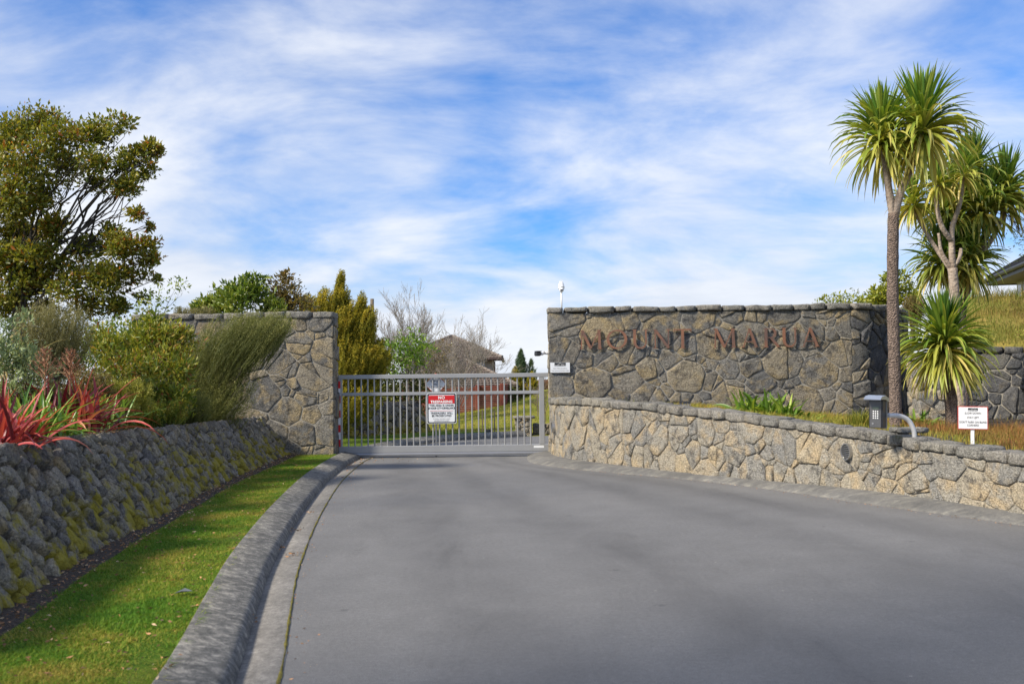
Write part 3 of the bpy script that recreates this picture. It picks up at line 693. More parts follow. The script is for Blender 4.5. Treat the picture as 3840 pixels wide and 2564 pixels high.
MB().grid([[(-45, 21.5, 1.1), (-5.75, 21.5, .96)], [(-45, 26, 1.1), (-6.0, 25.5, .98)], [(-45, 60, 1.6), (-6.1, 60, 1.3)]]).build('back_terrace', M['mulch'], kind='structure')

# hillside on the right
rows = []
def hill_z(x, y):
    t = min(1, max(0, (x - 8.6 - .34 * (y - 22)) / 2.5)); s2 = t*t*(3-2*t)
    d = min(1, max(0, (y - 29) / 2.2)); d = d*d*(3-2*d)
    f = min(1, max(0, (y - (22.7 - .53 * (x - 9.75)) - .45) / .35))
    return .45 + (1.65 + .27 * min(y - 22, 6.7) - 1.6 * d + .14 * mnoise.noise(Vector((x*.6, y*.6, 3)))) * s2 * f
for i in range(50):
    y = 18.0 + i * .4 if i < 38 else 33.2 + (i - 38) * 2; r_ = []
    for k in range(64):
        x = 9.4 + k * .3 if k < 50 else 24.4 + (k - 50) * 1.5; r_.append((x, y, hill_z(x, y)))
    rows.append(r_)
HILL = rows
MB().grid(rows).build('hillside', M['dry_turf'], smooth=True, kind='structure')
# ------------------------------------------------------------------ vegetation builders
def unit(v): return v / (np.linalg.norm(v, axis=-1, keepdims=True) + 1e-9)
def leaves(P, D, L, W, rg, fold=.25):
    N = len(P); D = unit(D); A = rg.normal(size=(N, 3)); S = unit(np.cross(D, A)); Nn = np.cross(S, D)
    L = np.asarray(L).reshape(-1, 1); W = np.asarray(W).reshape(-1, 1)
    m = P + D * L * .45; V = np.stack([P, m + S*W*.5 + Nn*W*fold, P + D*L - Nn*L*.06, m - S*W*.5 + Nn*W*fold], 1).reshape(-1, 3)
    i = np.arange(N)[:, None] * 4; F = np.concatenate([i + [[0, 1, 2]], i + [[0, 2, 3]]], 1).reshape(-1, 3); return V, F
def rep(t, k): return np.repeat(t, k)
def blades(P, H, W, lean, rg, dirbias=None):
    # bent grass blades: 5 vertices, 3 triangles
    N = len(P); a = rg.uniform(0, 2*np.pi, N); h = np.stack([np.cos(a), np.sin(a), np.zeros(N)], 1)
    if dirbias is not None: h = unit(h + np.array(dirbias))
    s = np.stack([-h[:, 1], h[:, 0], np.zeros(N)], 1); H = np.asarray(H).reshape(-1, 1); W = np.asarray(W).reshape(-1, 1); l = np.abs(rg.normal(lean, lean*.5, (N, 1)))
    z = np.array([0, 0, 1.0]); m = P + z*H*.55 + h*H*l*.3; t = P + z*H*(1 - .25*l) + h*H*l
    V = np.stack([P - s*W*.5, P + s*W*.5, m - s*W*.38, m + s*W*.38, t], 1).reshape(-1, 3)
    i = np.arange(N)[:, None]*5; F = np.concatenate([i + [[0,1,3]], i + [[0,3,2]], i + [[2,3,4]]], 1).reshape(-1, 3); return V, F
def straps(O, az, el, L, W, bend, rg, rows=7, r0=.03, gut=.25):
    # long strap leaves: O (N,3) origins; el start elevation, bend = total downward turn along the leaf
    N = len(az); t = np.linspace(0, 1, rows); e = el[:, None] - bend[:, None] * t[None, :]**1.4
    ds = (L[:, None] / (rows - 1)); dr = np.cos(e)*ds; dz = np.sin(e)*ds
    r = np.concatenate([np.zeros((N,1)), np.cumsum(dr[:, :-1], 1)], 1) + r0; z = np.concatenate([np.zeros((N,1)), np.cumsum(dz[:, :-1], 1)], 1)
    tw = rg.normal(0, .06, (N, 1)) * t[None, :]**2
    ca, sa = np.cos(az)[:, None], np.sin(az)[:, None]
    ctr = np.stack([O[:, 0:1] + r*np.cos(az[:, None] + tw), O[:, 1:2] + r*np.sin(az[:, None] + tw), O[:, 2:3] + z], 2)
    w_ = W[:, None] * np.clip(np.minimum(.55 + 3.0*t, 1.0) * (1 - t**3.2) + .02, 0, 1)[None, :]
    roll = rg.normal(0, .35, (N, 1)); cr, sr = np.cos(roll), np.sin(roll)
    nrm = np.stack([-np.sin(e)*ca, -np.sin(e)*sa, np.cos(e)], 2); sd0 = np.stack([-sa*np.ones_like(e), ca*np.ones_like(e), np.zeros_like(e)], 2)
    sd = sd0*cr[..., None] + nrm*sr[..., None]; nn = nrm*cr[..., None] - sd0*sr[..., None]
    V = np.stack([ctr + sd*w_[..., None]/2 + nn*w_[..., None]*gut, ctr, ctr - sd*w_[..., None]/2 + nn*w_[..., None]*gut], 2).reshape(-1, 3)
    F = []
    b = np.arange(N)[:, None]*rows*3
    for k in range(rows - 1):
        for c in (0, 1):
            q = k*3 + c; F += [b + [[q, q+1, q+4]], b + [[q, q+4, q+3]]]
    return V, np.concatenate(F, 1).reshape(-1, 3)
def branch_pts(a, b, rg, n=5, sag=.12, wob=.06):
    a, b = np.array(a, float), np.array(b, float); L = np.linalg.norm(b - a); out = []
    for i in range(n + 1):
        t = i/n; p = a*(1-t) + b*t; p[2] += sag * L * math.sin(math.pi*t) ; 
        if 0 < i < n: p += rg.normal(0, wob * L / n, 3)
        out.append(p)
    return out
def clump_foliage(clumps, n_per_m2, leaf, wid, rg, up=.4, shell=.55, size_var=.35):
    # clumps: (x, y, z, r[, density]); leaves spread through each ball, denser outside
    Ps, Ds = [], []
    for c in clumps:
        x, y, z, r = c[:4]; k = c[4] if len(c) > 4 else 1.0
        n = max(12, int(n_per_m2 * r * r * 12.5 * k)); d = unit(rg.normal(size=(n, 3))); q = rg.random((n, 1))**.5 * .9 + .1
        lump = 1 + .32*np.sin(d[:, 0:1]*5 + x*3) * np.cos(d[:, 2:3]*6 + z*2) + np.abs(rg.normal(0, .28, (n, 1)))
        P = np.array([x, y, z]) + d * q * r * lump * np.array([1, 1, .82]); Ps.append(P); Ds.append(d + rg.normal(0, .75, (n, 3)) + np.array([0, 0, up]))
    P = np.concatenate(Ps); D = np.concatenate(Ds); n = len(P); L = leaf * (1 + rg.normal(0, size_var, n)).clip(.4, 1.8)
    V, F = leaves(P, D, L, L * wid, rg); return P, V, F
def tree(name, base, clumps, mat, barkm, label, cat='tree', group=None, trunk_r=.12, leaf=.08, wid=.5, dens=260, seed=1, hub=None, up=.4, limbs=None, tint=None, twigs=2, sub=0):
    rg = np.random.default_rng(seed); b = np.array(base, float); root = empty(name, base, label, cat, group)
    cs = np.array([c[:3] for c in clumps]); hub = np.array(hub) if hub is not None else b*.55 + cs.mean(0)*.45
    mb = MB(); tp = branch_pts(b - [0, 0, .1], hub, rg, 5, 0, .12); mb.tube(tp, [trunk_r*(1.25 - .5*i/5) for i in range(6)], 9)
    for c in clumps:
        c3 = np.array(c[:3]); s = tp[rg.integers(2, 6)]; L = np.linalg.norm(c3 - s); pts = branch_pts(s, c3, rg, 5, .05, .18)
        r0 = min(trunk_r*.3, .010 + .007*L); mb.tube(pts, [r0*(1 - .16*i) for i in range(6)], 6, False)
        for q in range(twigs):
            e = c3 + unit(rg.normal(size=3)) * c[3] * .85; mb.tube(branch_pts(pts[rg.integers(2, 5)], e, rg, 3, .03, .15), [r0*.4, r0*.3, r0*.22, r0*.12], 4, False)
    mb.build('trunk', barkm, root, smooth=True)
    if sub:
        sc_ = []
        for c in clumps:
            for q in range(sub):
                d_ = unit(rg.normal(size=3)) * c[3] * rg.uniform(.1, .95) * np.array([1, 1, .75]); sc_.append((c[0] + d_[0], c[1] + d_[1], c[2] + d_[2], c[3] * rg.uniform(.3, .7), (c[4] if len(c) > 4 else 1.0) * 4.6 / sub * rg.uniform(.4, 1.3)))
        fol = sc_
    else: fol = clumps
    P, V, F = clump_foliage(fol, dens, leaf, wid, rg, up); n = len(P)
    cn = np.array([mnoise.noise(Vector(p * .9)) for p in P[:: max(1, n // 4000)]]); cn = np.interp(np.arange(n), np.arange(0, n, max(1, n // 4000))[:len(cn)], cn)
    ti = (.5 + .22*rg.normal(size=n) + .25*cn).clip(0, 1) if tint is None else tint(P, rg)
    obj_np('crown', V, F, mat, root, False, rep(ti, 4)); return root
def feather(name, base, ell, n, mat, barkm, label, cat='shrub', group=None, lean=(0, 0, 1), length=.5, needle=.025, nw=.3, per=40, seed=1, spread=.5, stems=14, shape='ball', taper=1.0, stem_r=.02, tint_amp=.2, dirw=.6):
    # shrub of fine upright sprays; ell = list of (cx, cy, cz, rx, ry, rz, weight)
    rg = np.random.default_rng(seed); b = np.array(base, float); root = empty(name, base, label, cat, group)
    E = []
    for (cx, cy, cz, rx, ry, rz, wt) in ell:
        m = int(n * wt); d = unit(rg.normal(size=(m, 3))); q = rg.random((m, 1))**.4
        p = d * q
        if shape == 'cone': hgt = rg.random((m, 1))**1.15; ang = rg.uniform(0, 2*np.pi, (m, 1)); rr = np.sqrt(rg.random((m, 1))) * (1 - hgt)**.62 * (1 + .3*np.sin(ang*3 + hgt*7)); p = np.concatenate([np.cos(ang)*rr, np.sin(ang)*rr, hgt*2 - 1], 1)
        E.append(np.array([cx, cy, cz]) + p * np.array([rx, ry, rz]))
    E = np.concatenate(E); m = len(E); d = unit(unit(E - b) * dirw + unit(np.array(lean)) + rg.normal(0, .16, (m, 3)))
    Ls = length * rg.uniform(.6, 1.3, (m, 1)); S = E - d * Ls
    t = rg.random((m, per, 1))**.8; P = S[:, None] + d[:, None] * Ls[:, None] * t + rg.normal(0, .012, (m, per, 3))
    D = d[:, None] + rg.normal(0, spread, (m, per, 3)); P = P.reshape(-1, 3); D = D.reshape(-1, 3)
    Ln = needle * rg.uniform(.6, 1.4, len(P)); V, F = leaves(P, D, Ln, Ln * nw, rg, .1)
    ti = np.repeat((.45 + tint_amp*rg.normal(size=m)), per) + .3*(t.reshape(-1) - .4) + .08*rg.normal(size=m*per)
    # spray twigs as slim blades
    sd = unit(np.cross(d, rg.normal(size=(m, 3)))) * .0035; V2 = np.stack([S - sd, S + sd, E], 1).reshape(-1, 3); F2 = np.arange(m*3).reshape(-1, 3) + len(V)
    obj_np('crown', np.concatenate([V, V2]), np.concatenate([F, F2]), mat, root, False, np.concatenate([rep(ti.clip(0, 1), 4), np.full(m*3, .15)]))
    mb = MB()
    for k in range(stems):
        e = S[rg.integers(0, m)]; o = b + np.array([rg.normal(0, .06), rg.normal(0, .06), -.05]); mb.tube(branch_pts(o, e, rg, 4, .05, .1), [stem_r, stem_r*.8, stem_r*.6, stem_r*.4, stem_r*.2], 5, False)
    mb.build('stems', barkm, root, smooth=True); return root
def head(O, n, L, W, rg, up=(1.52, -.75), bend=(.12, 1.5), tilt=(0, 0)):
    # rosette of strap leaves around O: young ones upright, old ones hanging. returns V, F, tint
    age = np.sort(rg.random(n)**.85); az = rg.uniform(0, 2*np.pi, n)
    el = np.interp(age, [0, .34, .42, .7, 1.0], [1.56, 1.12, .95, .25, -1.0]) + rg.normal(0, .12, n)
    el = el + tilt[0]*np.cos(az) + tilt[1]*np.sin(az)
    bd = np.interp(age, [0, .3, .42, .7, 1.0], [.06, .22, 1.5, 1.75, .55])*(1 + rg.normal(0, .22, n)); bd = np.clip(bd, 0.02, el + 1.52)
    Ls = L*(.82 + .25*rg.random(n))*(1 - .22*np.maximum(0, .25 - age)*3); Ws = W*(.8 + .4*rg.random(n))
    Oo = np.tile(np.array(O, float), (n, 1)); Oo[:, 2] += .14*(1 - 2*age)*L
    V, F = straps(Oo, az, el, Ls, Ws, bd, rg); ti = (.10 + .75*age**1.1 + .15*rg.normal(size=n)).clip(0, 1); return V, F, np.repeat(ti, 21)
def cabbage_tree(name, base, trunks, heads, label, barkm, leafm, seed, dead=(), group='cabbage trees in the planting bed'):
    rg = np.random.default_rng(seed); root = empty(name, base, label, 'cabbage tree', group)
    for k, (pts, r0, r1) in enumerate(trunks):
        pp = Path(pts, .08); n = max(4, int(pp.L / .06)) if pp.P.shape[1] > 3 else len(pp.P); mb = MB()
        P_ = pp.P; m = len(P_); rad = [r0 + (r1 - r0)*i/(m-1) for i in range(m)]; rad[0] *= 1.0 + (.22 if k == 0 else 0)
        rad = [r*(1 + rg.normal(0, .035)) for r in rad]; mb.tube(P_, rad, 14)
        mb.build('trunk' if k == 0 else 'branch', barkm if k == 0 else (barkm if barkm is not M['cab_bark'] else M['pale_bark']), root, smooth=True)
    for (O, n, L, W_, tl) in heads:
        V, F, t = head(O, n, L, W_, rg, tilt=tl); obj_np('leaf_head', V, F, leafm, root, False, t)
    for (O, dirv, n, L) in dead:
        # dry flower panicle: drooping twiggy spray
        mb = MB(); O = np.array(O, float); dv = np.array(dirv, float)
        main = [O + dv*t*L + np.array([0, 0, -.35*L*t*t]) for t in np.linspace(0, 1, 6)]; mb.tube(main, [.010, .009, .008, .006, .005, .003], 4, False)
        for q in range(n):
            s = main[rg.integers(1, 6)]; e = s + dv*L*rg.uniform(.1, .35) + rg.normal(0, .10*L, 3) + np.array([0, 0, -.25*L*rg.random()]); mb.tube(branch_pts(s, e, rg, 3, .05, .2), [.006, .005, .004, .002], 3, False)
        mb.build('flower_stalk', M['dead_twig'], root, tint=.5)
    return root
def rosette(name, base, n, L, W, mat, label, seed, cat='flax', group=None, up=(1.45, .35), bend=(.2, 1.4), spread=.12, part='leaf_clump'):
    rg = np.random.default_rng(seed); root = empty(name, base, label, cat, group); age = rg.random(n); az = rg.uniform(0, 2*np.pi, n)
    el = up[0] + (up[1]-up[0])*age + rg.normal(0, .08, n); bd = np.minimum((bend[0] + (bend[1]-bend[0])*age)*(1 + rg.normal(0, .3, n)).clip(.2, 1.8), el + 1.2)
    O = np.array(base)[None, :] + np.stack([rg.normal(0, spread, n), rg.normal(0, spread, n), np.full(n, -.03)], 1)
    V, F = straps(O, az, el, L*rg.uniform(.55, 1.1, n), W*rg.uniform(.7, 1.2, n), bd, rg, rows=8, r0=.01); ti = rg.random(n).clip(0, 1)
    obj_np(part, V, F, mat, root, False, np.repeat(ti, 24)); return root
def bare_tree(name, base, h, label, mat, seed, spread=.5, trunks=3, depth=4, r0=.05, group=None, lean=(0, 0), kids=3):
    rg = np.random.default_rng(seed); root = empty(name, base, label, 'bare tree', group); mb = MB()
    def grow(p, d, L, r, lv):
        n = 4; pts = [p]
        for i in range(n):
            d = unit(d + rg.normal(0, .07, 3) + np.array([0, 0, .04])); p = p + d*L/n; pts.append(p)
        mb.tube(pts, [max(.004, r*(1 - .13*i)) for i in range(n+1)], 5 if lv > 2 else 3, False)
        if lv == 0: return
        for k in range(kids if lv > 1 else kids + 1):
            s = pts[rg.integers(1, n+1)]; grow(s, unit(d + rg.normal(0, spread, 3)*np.array([1, 1, .5]) + np.array([0, 0, .22])), L*rg.uniform(.5, .72), r*.52, lv - 1)
        grow(pts[-1], d, L*.62, r*.6, lv - 1)
    for k in range(trunks):
        grow(np.array(base, float) + np.array([rg.normal(0, .1), rg.normal(0, .1), -.1]), unit(np.array([rg.normal(0, .25) + lean[0], rg.normal(0, .2) + lean[1], 1.0])), h*.42*rg.uniform(.8, 1.1), r0, depth)
    mb.build('branches', mat, root, smooth=True, tint=.6); return root
# ------------------------------------------------------------------ gate
GX0, GX1 = -3.785, 1.75
gt = empty('sliding_gate', (-1.5, GATE_Y, 0), 'closed grey metal sliding gate of slim vertical bars across the road', 'gate')
gy0, gy1 = GATE_Y - .035, GATE_Y + .035
MB().bbox((GX0, gy0, 1.695), (GX1, gy1, 1.785), .008).build('top_rail', M['gate'], gt)
MB().bbox((GX0 + .115, gy0 + .008, 1.335), (.565, gy1 - .008, 1.405), .006).build('middle_rail', M['gate'], gt)
b = MB().bbox((GX0, gy0, .105), (GX1, gy1, .252), .008).build('bottom_rail', M['gate'], gt)
mb = MB(); M_ = Matrix.Translation((0, GATE_Y, 0)); prof = [(-.055, .035), (-.06, .05), (-.06, .075), (-.045, .095), (-.037, .1045), (.037, .1045), (.06, .075), (.06, .05), (.055, .035)]
mb.grid([[(x, GATE_Y + o, z) for o, z in prof] for x in (GX0 + .06, GX1)]); mb.build('running_beam', M['gate_beam'], gt)
MB().bbox((GX0, gy0 + .002, .2525), (GX0 + .112, gy1, 1.6945), .008).build('end_stile', M['gate'], gt)
MB().bbox((.567, gy0 + .002, .2525), (.682, gy1, 1.6945), .008).build('stile', M['gate'], gt)
MB().bbox((GX0 - .04, gy0 - .07, .0), (GX0 + .09, gy0 - .004, .11), .01).build('catch_bracket', M['gate'], gt)
MB().bbox((GX0 - .055, GATE_Y - .02, .0), (GX0 - .012, GATE_Y + .03, .5), .006).build('guide_post', M['gate'], gt)
bar = None
for i in range(29):
    x = -3.545 + i*.1403
    if bar is None: bar = MB().tube([(x, GATE_Y + .008, .25), (x, GATE_Y + .008, 1.697)], .0165, 10, False).build('bar', M['gate'], gt, smooth=True); bx = x
    else:
        o = bar.copy(); C.objects.link(o); o.location.x = bar.location.x + (x - bx); WL[o.name] = wl(bar) + Vector((x - bx, 0, 0))
zz = 1.655
for i in range(9):
    MB().box((GX0 + .028, gy0 - .003, zz - .155), (GX0 + .076, gy0 + .0005, zz)).build('reflective_strip', M['red'] if i % 2 == 0 else M['silver_tape'], gt, label='red reflective strip' if i % 2 == 0 else 'silver reflective strip'); zz -= .1565
# small maker plate at the lower right
pl = MB().box((.44, gy0 - .004, .175), (.66, gy0 - .0005, .225)).build('maker_plate', M['white'], gt)

# ------------------------------------------------------------------ flat lettering on signs
def text_mesh(body, size, Mx, mat, parent, align='CENTER', bold=0.0, sx=1.0, space=1.0, name='lettering'):
    cu = bpy.data.curves.new('lettering', 'FONT'); cu.body = body; cu.size = size; cu.align_x = align; cu.offset = bold; cu.space_character = space; cu.resolution_u = 3
    t = bpy.data.objects.new('lettering_tmp', cu); C.objects.link(t); bpy.context.view_layer.update()
    me = bpy.data.meshes.new_from_object(t); bpy.data.objects.remove(t)
    me.materials.clear(); n = len(me.vertices); co = np.empty(n*3, np.float32); me.vertices.foreach_get('co', co); co = co.reshape(-1, 3)
    W3 = np.array([Mx @ Vector((p[0]*sx, 0, p[1])) for p in co]); c = (W3.min(0) + W3.max(0))/2
    me.vertices.foreach_set('co', (W3 - c).astype(np.float32).ravel()); me.update()
    return place(name, me, mat, parent, c)
def rrect(w_, h, r, n=5):
    out = []
    for cx, cy, a0 in ((w_/2 - r, h/2 - r, 0), (-w_/2 + r, h/2 - r, 90), (-w_/2 + r, -h/2 + r, 180), (w_/2 - r, -h/2 + r, 270)):
        for k in range(n + 1): a = R(a0 + 90*k/n); out.append((cx + r*math.cos(a), cy + r*math.sin(a)))
    return out[::-1]
def plate(poly, Mx, d0, d1, name, mat, parent, **k):
    return fix_normals(MB().prism(poly, d0, d1, Mx).build(name, mat, parent, **k))
def ring(poly, scale_fn, Mx, d0, d1, name, mat, parent):
    inner = [scale_fn(p) for p in poly]; n = len(poly); mb = MB()
    vs_ = [Mx @ Vector((a, d, b)) for d in (d0, d1) for q in (poly, inner) for a, b in q]
    f = []
    for i in range(n):
        j = (i+1) % n; f += [(i, j, n+j, n+i), (2*n+i, 3*n+i, 3*n+j, 2*n+j), (i, 2*n+i, 2*n+j, j), (n+i, n+j, 3*n+j, 3*n+i)]
    mb.add(vs_, f); return fix_normals(mb.build(name, mat, parent))
# in every sign frame: x right, z up, -y towards the reader
sg = empty('warning_sign', (-1.53, 21.44, 1.05), 'square white sign with red NO TRESPASSING band on the gate', 'sign')
Mx = Matrix.Translation((-1.53, 21.44, 1.048))
plate(rrect(.635, .655, .035), Mx, -.012, 0, 'panel', M['white'], sg)
ring(rrect(.612, .632, .03), lambda p: (p[0]*.925, p[1]*.928), Mx, -.0145, -.0125, 'border', M['black'], sg)
MB().box((-.279, -.0155, .102), (.279, -.0127, .277), Mx).build('red_band', M['red'], sg)
T = lambda x, z, d=-.0172: Mx @ Matrix.Translation((x, d, z))
text_mesh('NO', .088, T(0, .200, -.0175), M['white_sign'], sg, bold=.0032, space=1.1)
text_mesh('TRESPASSING', .074, T(0, .117, -.0175), M['white_sign'], sg, bold=.0030, space=1.06, sx=1.0)
text_mesh('THIS AREA IS UNDER', .063, T(0, .040, -.0145), M['black'], sg, space=1.08, sx=.83, bold=.0016)
text_mesh('24 HOUR CCTV SURVEILLANCE', .060, T(0, -.017, -.0145), M['black'], sg, space=1.0, sx=.68, bold=.0016)
MB().box((-.25, -.0145, -.056), (.25, -.0125, -.050), Mx).build('red_line', M['red'], sg)
text_mesh('TRESPASSERS WILL', .062, T(0, -.122, -.0145), M['black'], sg, space=1.1, sx=.84, bold=.0016)
text_mesh('BE PROSECUTED', .062, T(0, -.180, -.0145), M['black'], sg, space=1.1, sx=.84, bold=.0016)
text_mesh('For further information contact', .034, T(0, -.232, -.0145), M['grey_ink'], sg, sx=.8, space=1.05)
text_mesh('admin@mount-marua.org.nz', .032, T(0, -.268, -.0145), M['grey_ink'], sg, sx=.82, space=1.05)
MB().box((-.17, -.0145, -.281), (.17, -.0125, -.277), Mx).build('underline', M['grey_ink'], sg)

kl = empty('diamond_sign', (-1.66, 21.60, 1.35), 'white diamond sign with red edge reading KEEP LEFT behind the gate bars', 'sign')
Mx = Matrix.Translation((-1.665, 21.60, 1.565)); h = .245
plate([(-h, 0), (0, h), (h, 0), (0, -h)], Mx, -.012, 0, 'panel', M['red_edge'], kl); h = .228
plate([(-h, 0), (0, h), (h, 0), (0, -h)], Mx, -.015, -.0125, 'white_face', M['white'], kl)
for tx, z in (('KEEP LEFT', .045), ('AND', -.018), ('SLOW DOWN', -.082)): text_mesh(tx, .062, Mx @ Matrix.Translation((0, -.0172, z)), M['black'], kl, sx=.78, bold=.001)
MB().tube([(-1.665, 21.615, 0), (-1.665, 21.615, 1.5)], .02, 8).build('post', M['gate'], kl)

def logo(Mx, w_, parent):
    # black band with a pale mountain outline and the two words under it
    h = w_*.30; MB().box((-w_/2, -.003, -h*.35), (w_/2, 0, h*.65), Mx).build('logo_band', M['black'], parent)
    mb = MB(); pts = [(-.32, -.12), (-.20, .02), (-.08, .06), (-.02, .16), (.03, .17), (.08, .08), (.22, .03), (.40, .02)]
    for k in range(len(pts) - 1):
        (a, b), (c, d) = pts[k], pts[k+1]; mb.add([Mx @ Vector((a*w_, -.0045, b*w_)), Mx @ Vector((c*w_, -.0045, d*w_)), Mx @ Vector((c*w_, -.0045, d*w_ + .022*w_)), Mx @ Vector((a*w_, -.0045, b*w_ + .022*w_))], [(0, 1, 2, 3)])
    mb.build('mountain_outline', M['white_sign'], parent)
    text_mesh('MOUNT MARUA', w_*.115, Mx @ Matrix.Translation((0, -.005, -h*.30)), M['white_sign'], parent, bold=.0006, space=1.2, sx=1.0)
vs_g = empty('surveillance_sign', (1.02, 20.93, 1.78), 'small white video surveillance notice on the wall beside the gate', 'sign')
Mx = Matrix.Translation((1.005, 20.945, 1.885))
plate([(-.205, -.105), (-.205, .105), (.205, .105), (.205, -.105)], Mx, -.01, .03, 'panel', M['white'], vs_g)
logo(Mx @ Matrix.Translation((0, -.0105, .055)), .235, vs_g)
text_mesh('Under Video Surveillance', .036, Mx @ Matrix.Translation((0, -.0125, -.030)), M['grey_ink'], vs_g, sx=.8)
text_mesh('Your presence has been noted', .036, Mx @ Matrix.Translation((0, -.0125, -.076)), M['grey_ink'], vs_g, sx=.82)

# road sign on a white post behind the low wall
SB = (5.62, 12.20, 0.73)
rs = empty('notice_sign', SB, 'white red-edged notice about blind corners on a post at right', 'sign')
Mx = Matrix.Translation((5.62, 12.20, 1.09)) @ Matrix.Rotation(R(-14), 4, 'Z') @ Matrix.Rotation(R(1.2), 4, 'Y')
plate([(-.172, -.141), (-.172, .141), (.172, .141), (.172, -.141)], Mx, -.008, 0, 'panel', M['red_edge'], rs)
plate([(-.162, -.131), (-.162, .131), (.162, .131), (.162, -.131)], Mx, -.0105, -.0085, 'white_face', M['white_sign'], rs)
logo(Mx @ Matrix.Translation((0, -.011, .098)), .112, rs)
for tx, z, s_ in (('SLOW DOWN', .045, .8), ('STAY LEFT', -.008, .8), ("DON'T PARK ON BLIND", -.064, .8), ('CORNERS!', -.102, .8)): text_mesh(tx, .036, Mx @ Matrix.Translation((0, -.0128, z)), M['grey_ink'], rs, sx=s_, bold=.0004)
p0 = Mx @ Vector((0, .022, .12)); MB().bbox((-.019, .002, -.6), (.019, .04, .12), .003, Mx).build('post', M['white_sign'], rs)

# ------------------------------------------------------------------ rust letters
def ribbon(mb, pts, wd, d0, d1, Mx, closed=False, ymax=1.0):
    n = len(pts); L_, R_ = [], []
    for i, p in enumerate(pts):
        a = np.array(pts[(i-1) % n] if (i or closed) else pts[0]); b = np.array(pts[(i+1) % n] if (i < n-1 or closed) else pts[-1]); t = b - a; t = t/(np.linalg.norm(t) + 1e-9)
        nn = np.array([-t[1], t[0]]); w_ = wd[i] if hasattr(wd, '__len__') else wd; q = np.array(p)
        l, r = q + nn*w_/2, q - nn*w_/2
        for e in (l, r): e[1] = min(ymax, max(0 if ymax == 1.0 else -.02, e[1]))
        L_.append(l); R_.append(r)
    vs_ = [Mx @ Vector((q[0], d, q[1])) for d in (d0, d1) for S_ in (L_, R_) for q in S_]; f = []
    for i in range(n if closed else n-1):
        j = (i+1) % n; f += [(i, j, n+j, n+i), (2*n+i, 3*n+i, 3*n+j, 2*n+j), (i, 2*n+i, 2*n+j, j), (n+i, n+j, 3*n+j, 3*n+i)]
    if not closed: f += [(0, n, 3*n, 2*n), (n-1, 3*n-1, 4*n-1, 2*n-1)]
    mb.add(vs_, f)
def letter_strokes(ch):
    tk, th, sf = .145, .058, .034
    ser = lambda x, y, w_=.2: ([(x - w_/2, y), (x + w_/2, y)], sf)
    if ch == 'M': return 1.12, [([(.07, 0), (.11, 1)], th), ([(.12, .97), (.56, .02)], tk), ([(.56, .02), (1.0, .98)], th), ([(1.0, 1), (1.04, 0)], tk), ser(.07, .016, .17), ser(1.04, .016, .24), ser(.09, .984, .14), ser(1.03, .984, .16)]
    if ch == 'N': return .86, [([(.09, 0), (.09, 1)], th), ([(.09, .96), (.77, .04)], tk), ([(.77, 1), (.77, 0)], th), ser(.09, .016, .2), ser(.77, .984, .2), ser(.07, .984, .14)]
    if ch == 'T': return .92, [([(.46, 0), (.46, .97)], tk), ([(.0, .965), (.92, .965)], .07), ser(.46, .016, .27), ([(.02, .99), (.0, .84)], .035), ([(.90, .99), (.92, .84)], .035)]
    if ch == 'A': return .92, [([(.10, 0), (.46, 1)], th), ([(.44, 1), (.81, 0)], tk), ([(.22, .30), (.68, .30)], .048), ser(.10, .016, .2), ser(.80, .016, .25)]
    if ch == 'U':
        q = [(.14, 1), (.14, .36)] + [(.45 - .31*math.cos(a), .36 - .33*math.sin(a)) for a in np.linspace(.2, math.pi - .2, 12)] + [(.76, .36), (.76, 1)]
        wd = [tk, tk] + [tk*(1-k) + .06*k for k in np.linspace(0, 1, 12)] + [.075, .075]; return .9, [(q, wd), ser(.14, .984, .25), ser(.76, .984, .2)]
    if ch == 'R':
        q = [(.18, .965)] + [(.42 + .24*math.sin(a), .735 + .23*math.cos(a)) for a in np.linspace(0, math.pi, 12)] + [(.18, .505)]
        wd = [.05] + [.05 + .08*math.sin(a) for a in np.linspace(0, math.pi, 12)] + [.05]; return .88, [([(.16, 0), (.16, 1)], tk), (q, wd), ([(.42, .51), (.82, .01)], tk), ser(.16, .016, .26), ser(.82, .016, .16), ser(.10, .984, .16)]
    if ch == 'O':
        q = [(.52 - .44*math.cos(a), .5 + .465*math.sin(a)) for a in np.linspace(0, 2*math.pi, 36, endpoint=False)]
        wd = [.05 + .085*abs(math.cos(a + .25))**1.3 for a in np.linspace(0, 2*math.pi, 36, endpoint=False)]; return 1.04, [(q, wd, True)]
LET = [('M', 1.43, 1.88, 'rust brown letter M that starts the first word on the wall'), ('O', 1.985, 2.43, 'rust brown round letter O on the stone wall'), ('U', 2.53, 2.875, 'rust brown letter U between the O and the N'),
       ('N', 2.98, 3.33, 'rust brown letter N on the stone wall'), ('T', 3.41, 3.775, 'rust brown letter T that ends the first word'), ('M', 4.245, 4.70, 'rust brown letter M that starts the second word on the wall'),
       ('A', 4.825, 5.185, 'rust brown letter A after the second M'), ('R', 5.285, 5.63, 'rust brown letter R on the stone wall'), ('U', 5.675, 6.02, 'rust brown letter U between the R and the last A'), ('A', 6.09, 6.475, 'rust brown letter A, last letter at the right end')]
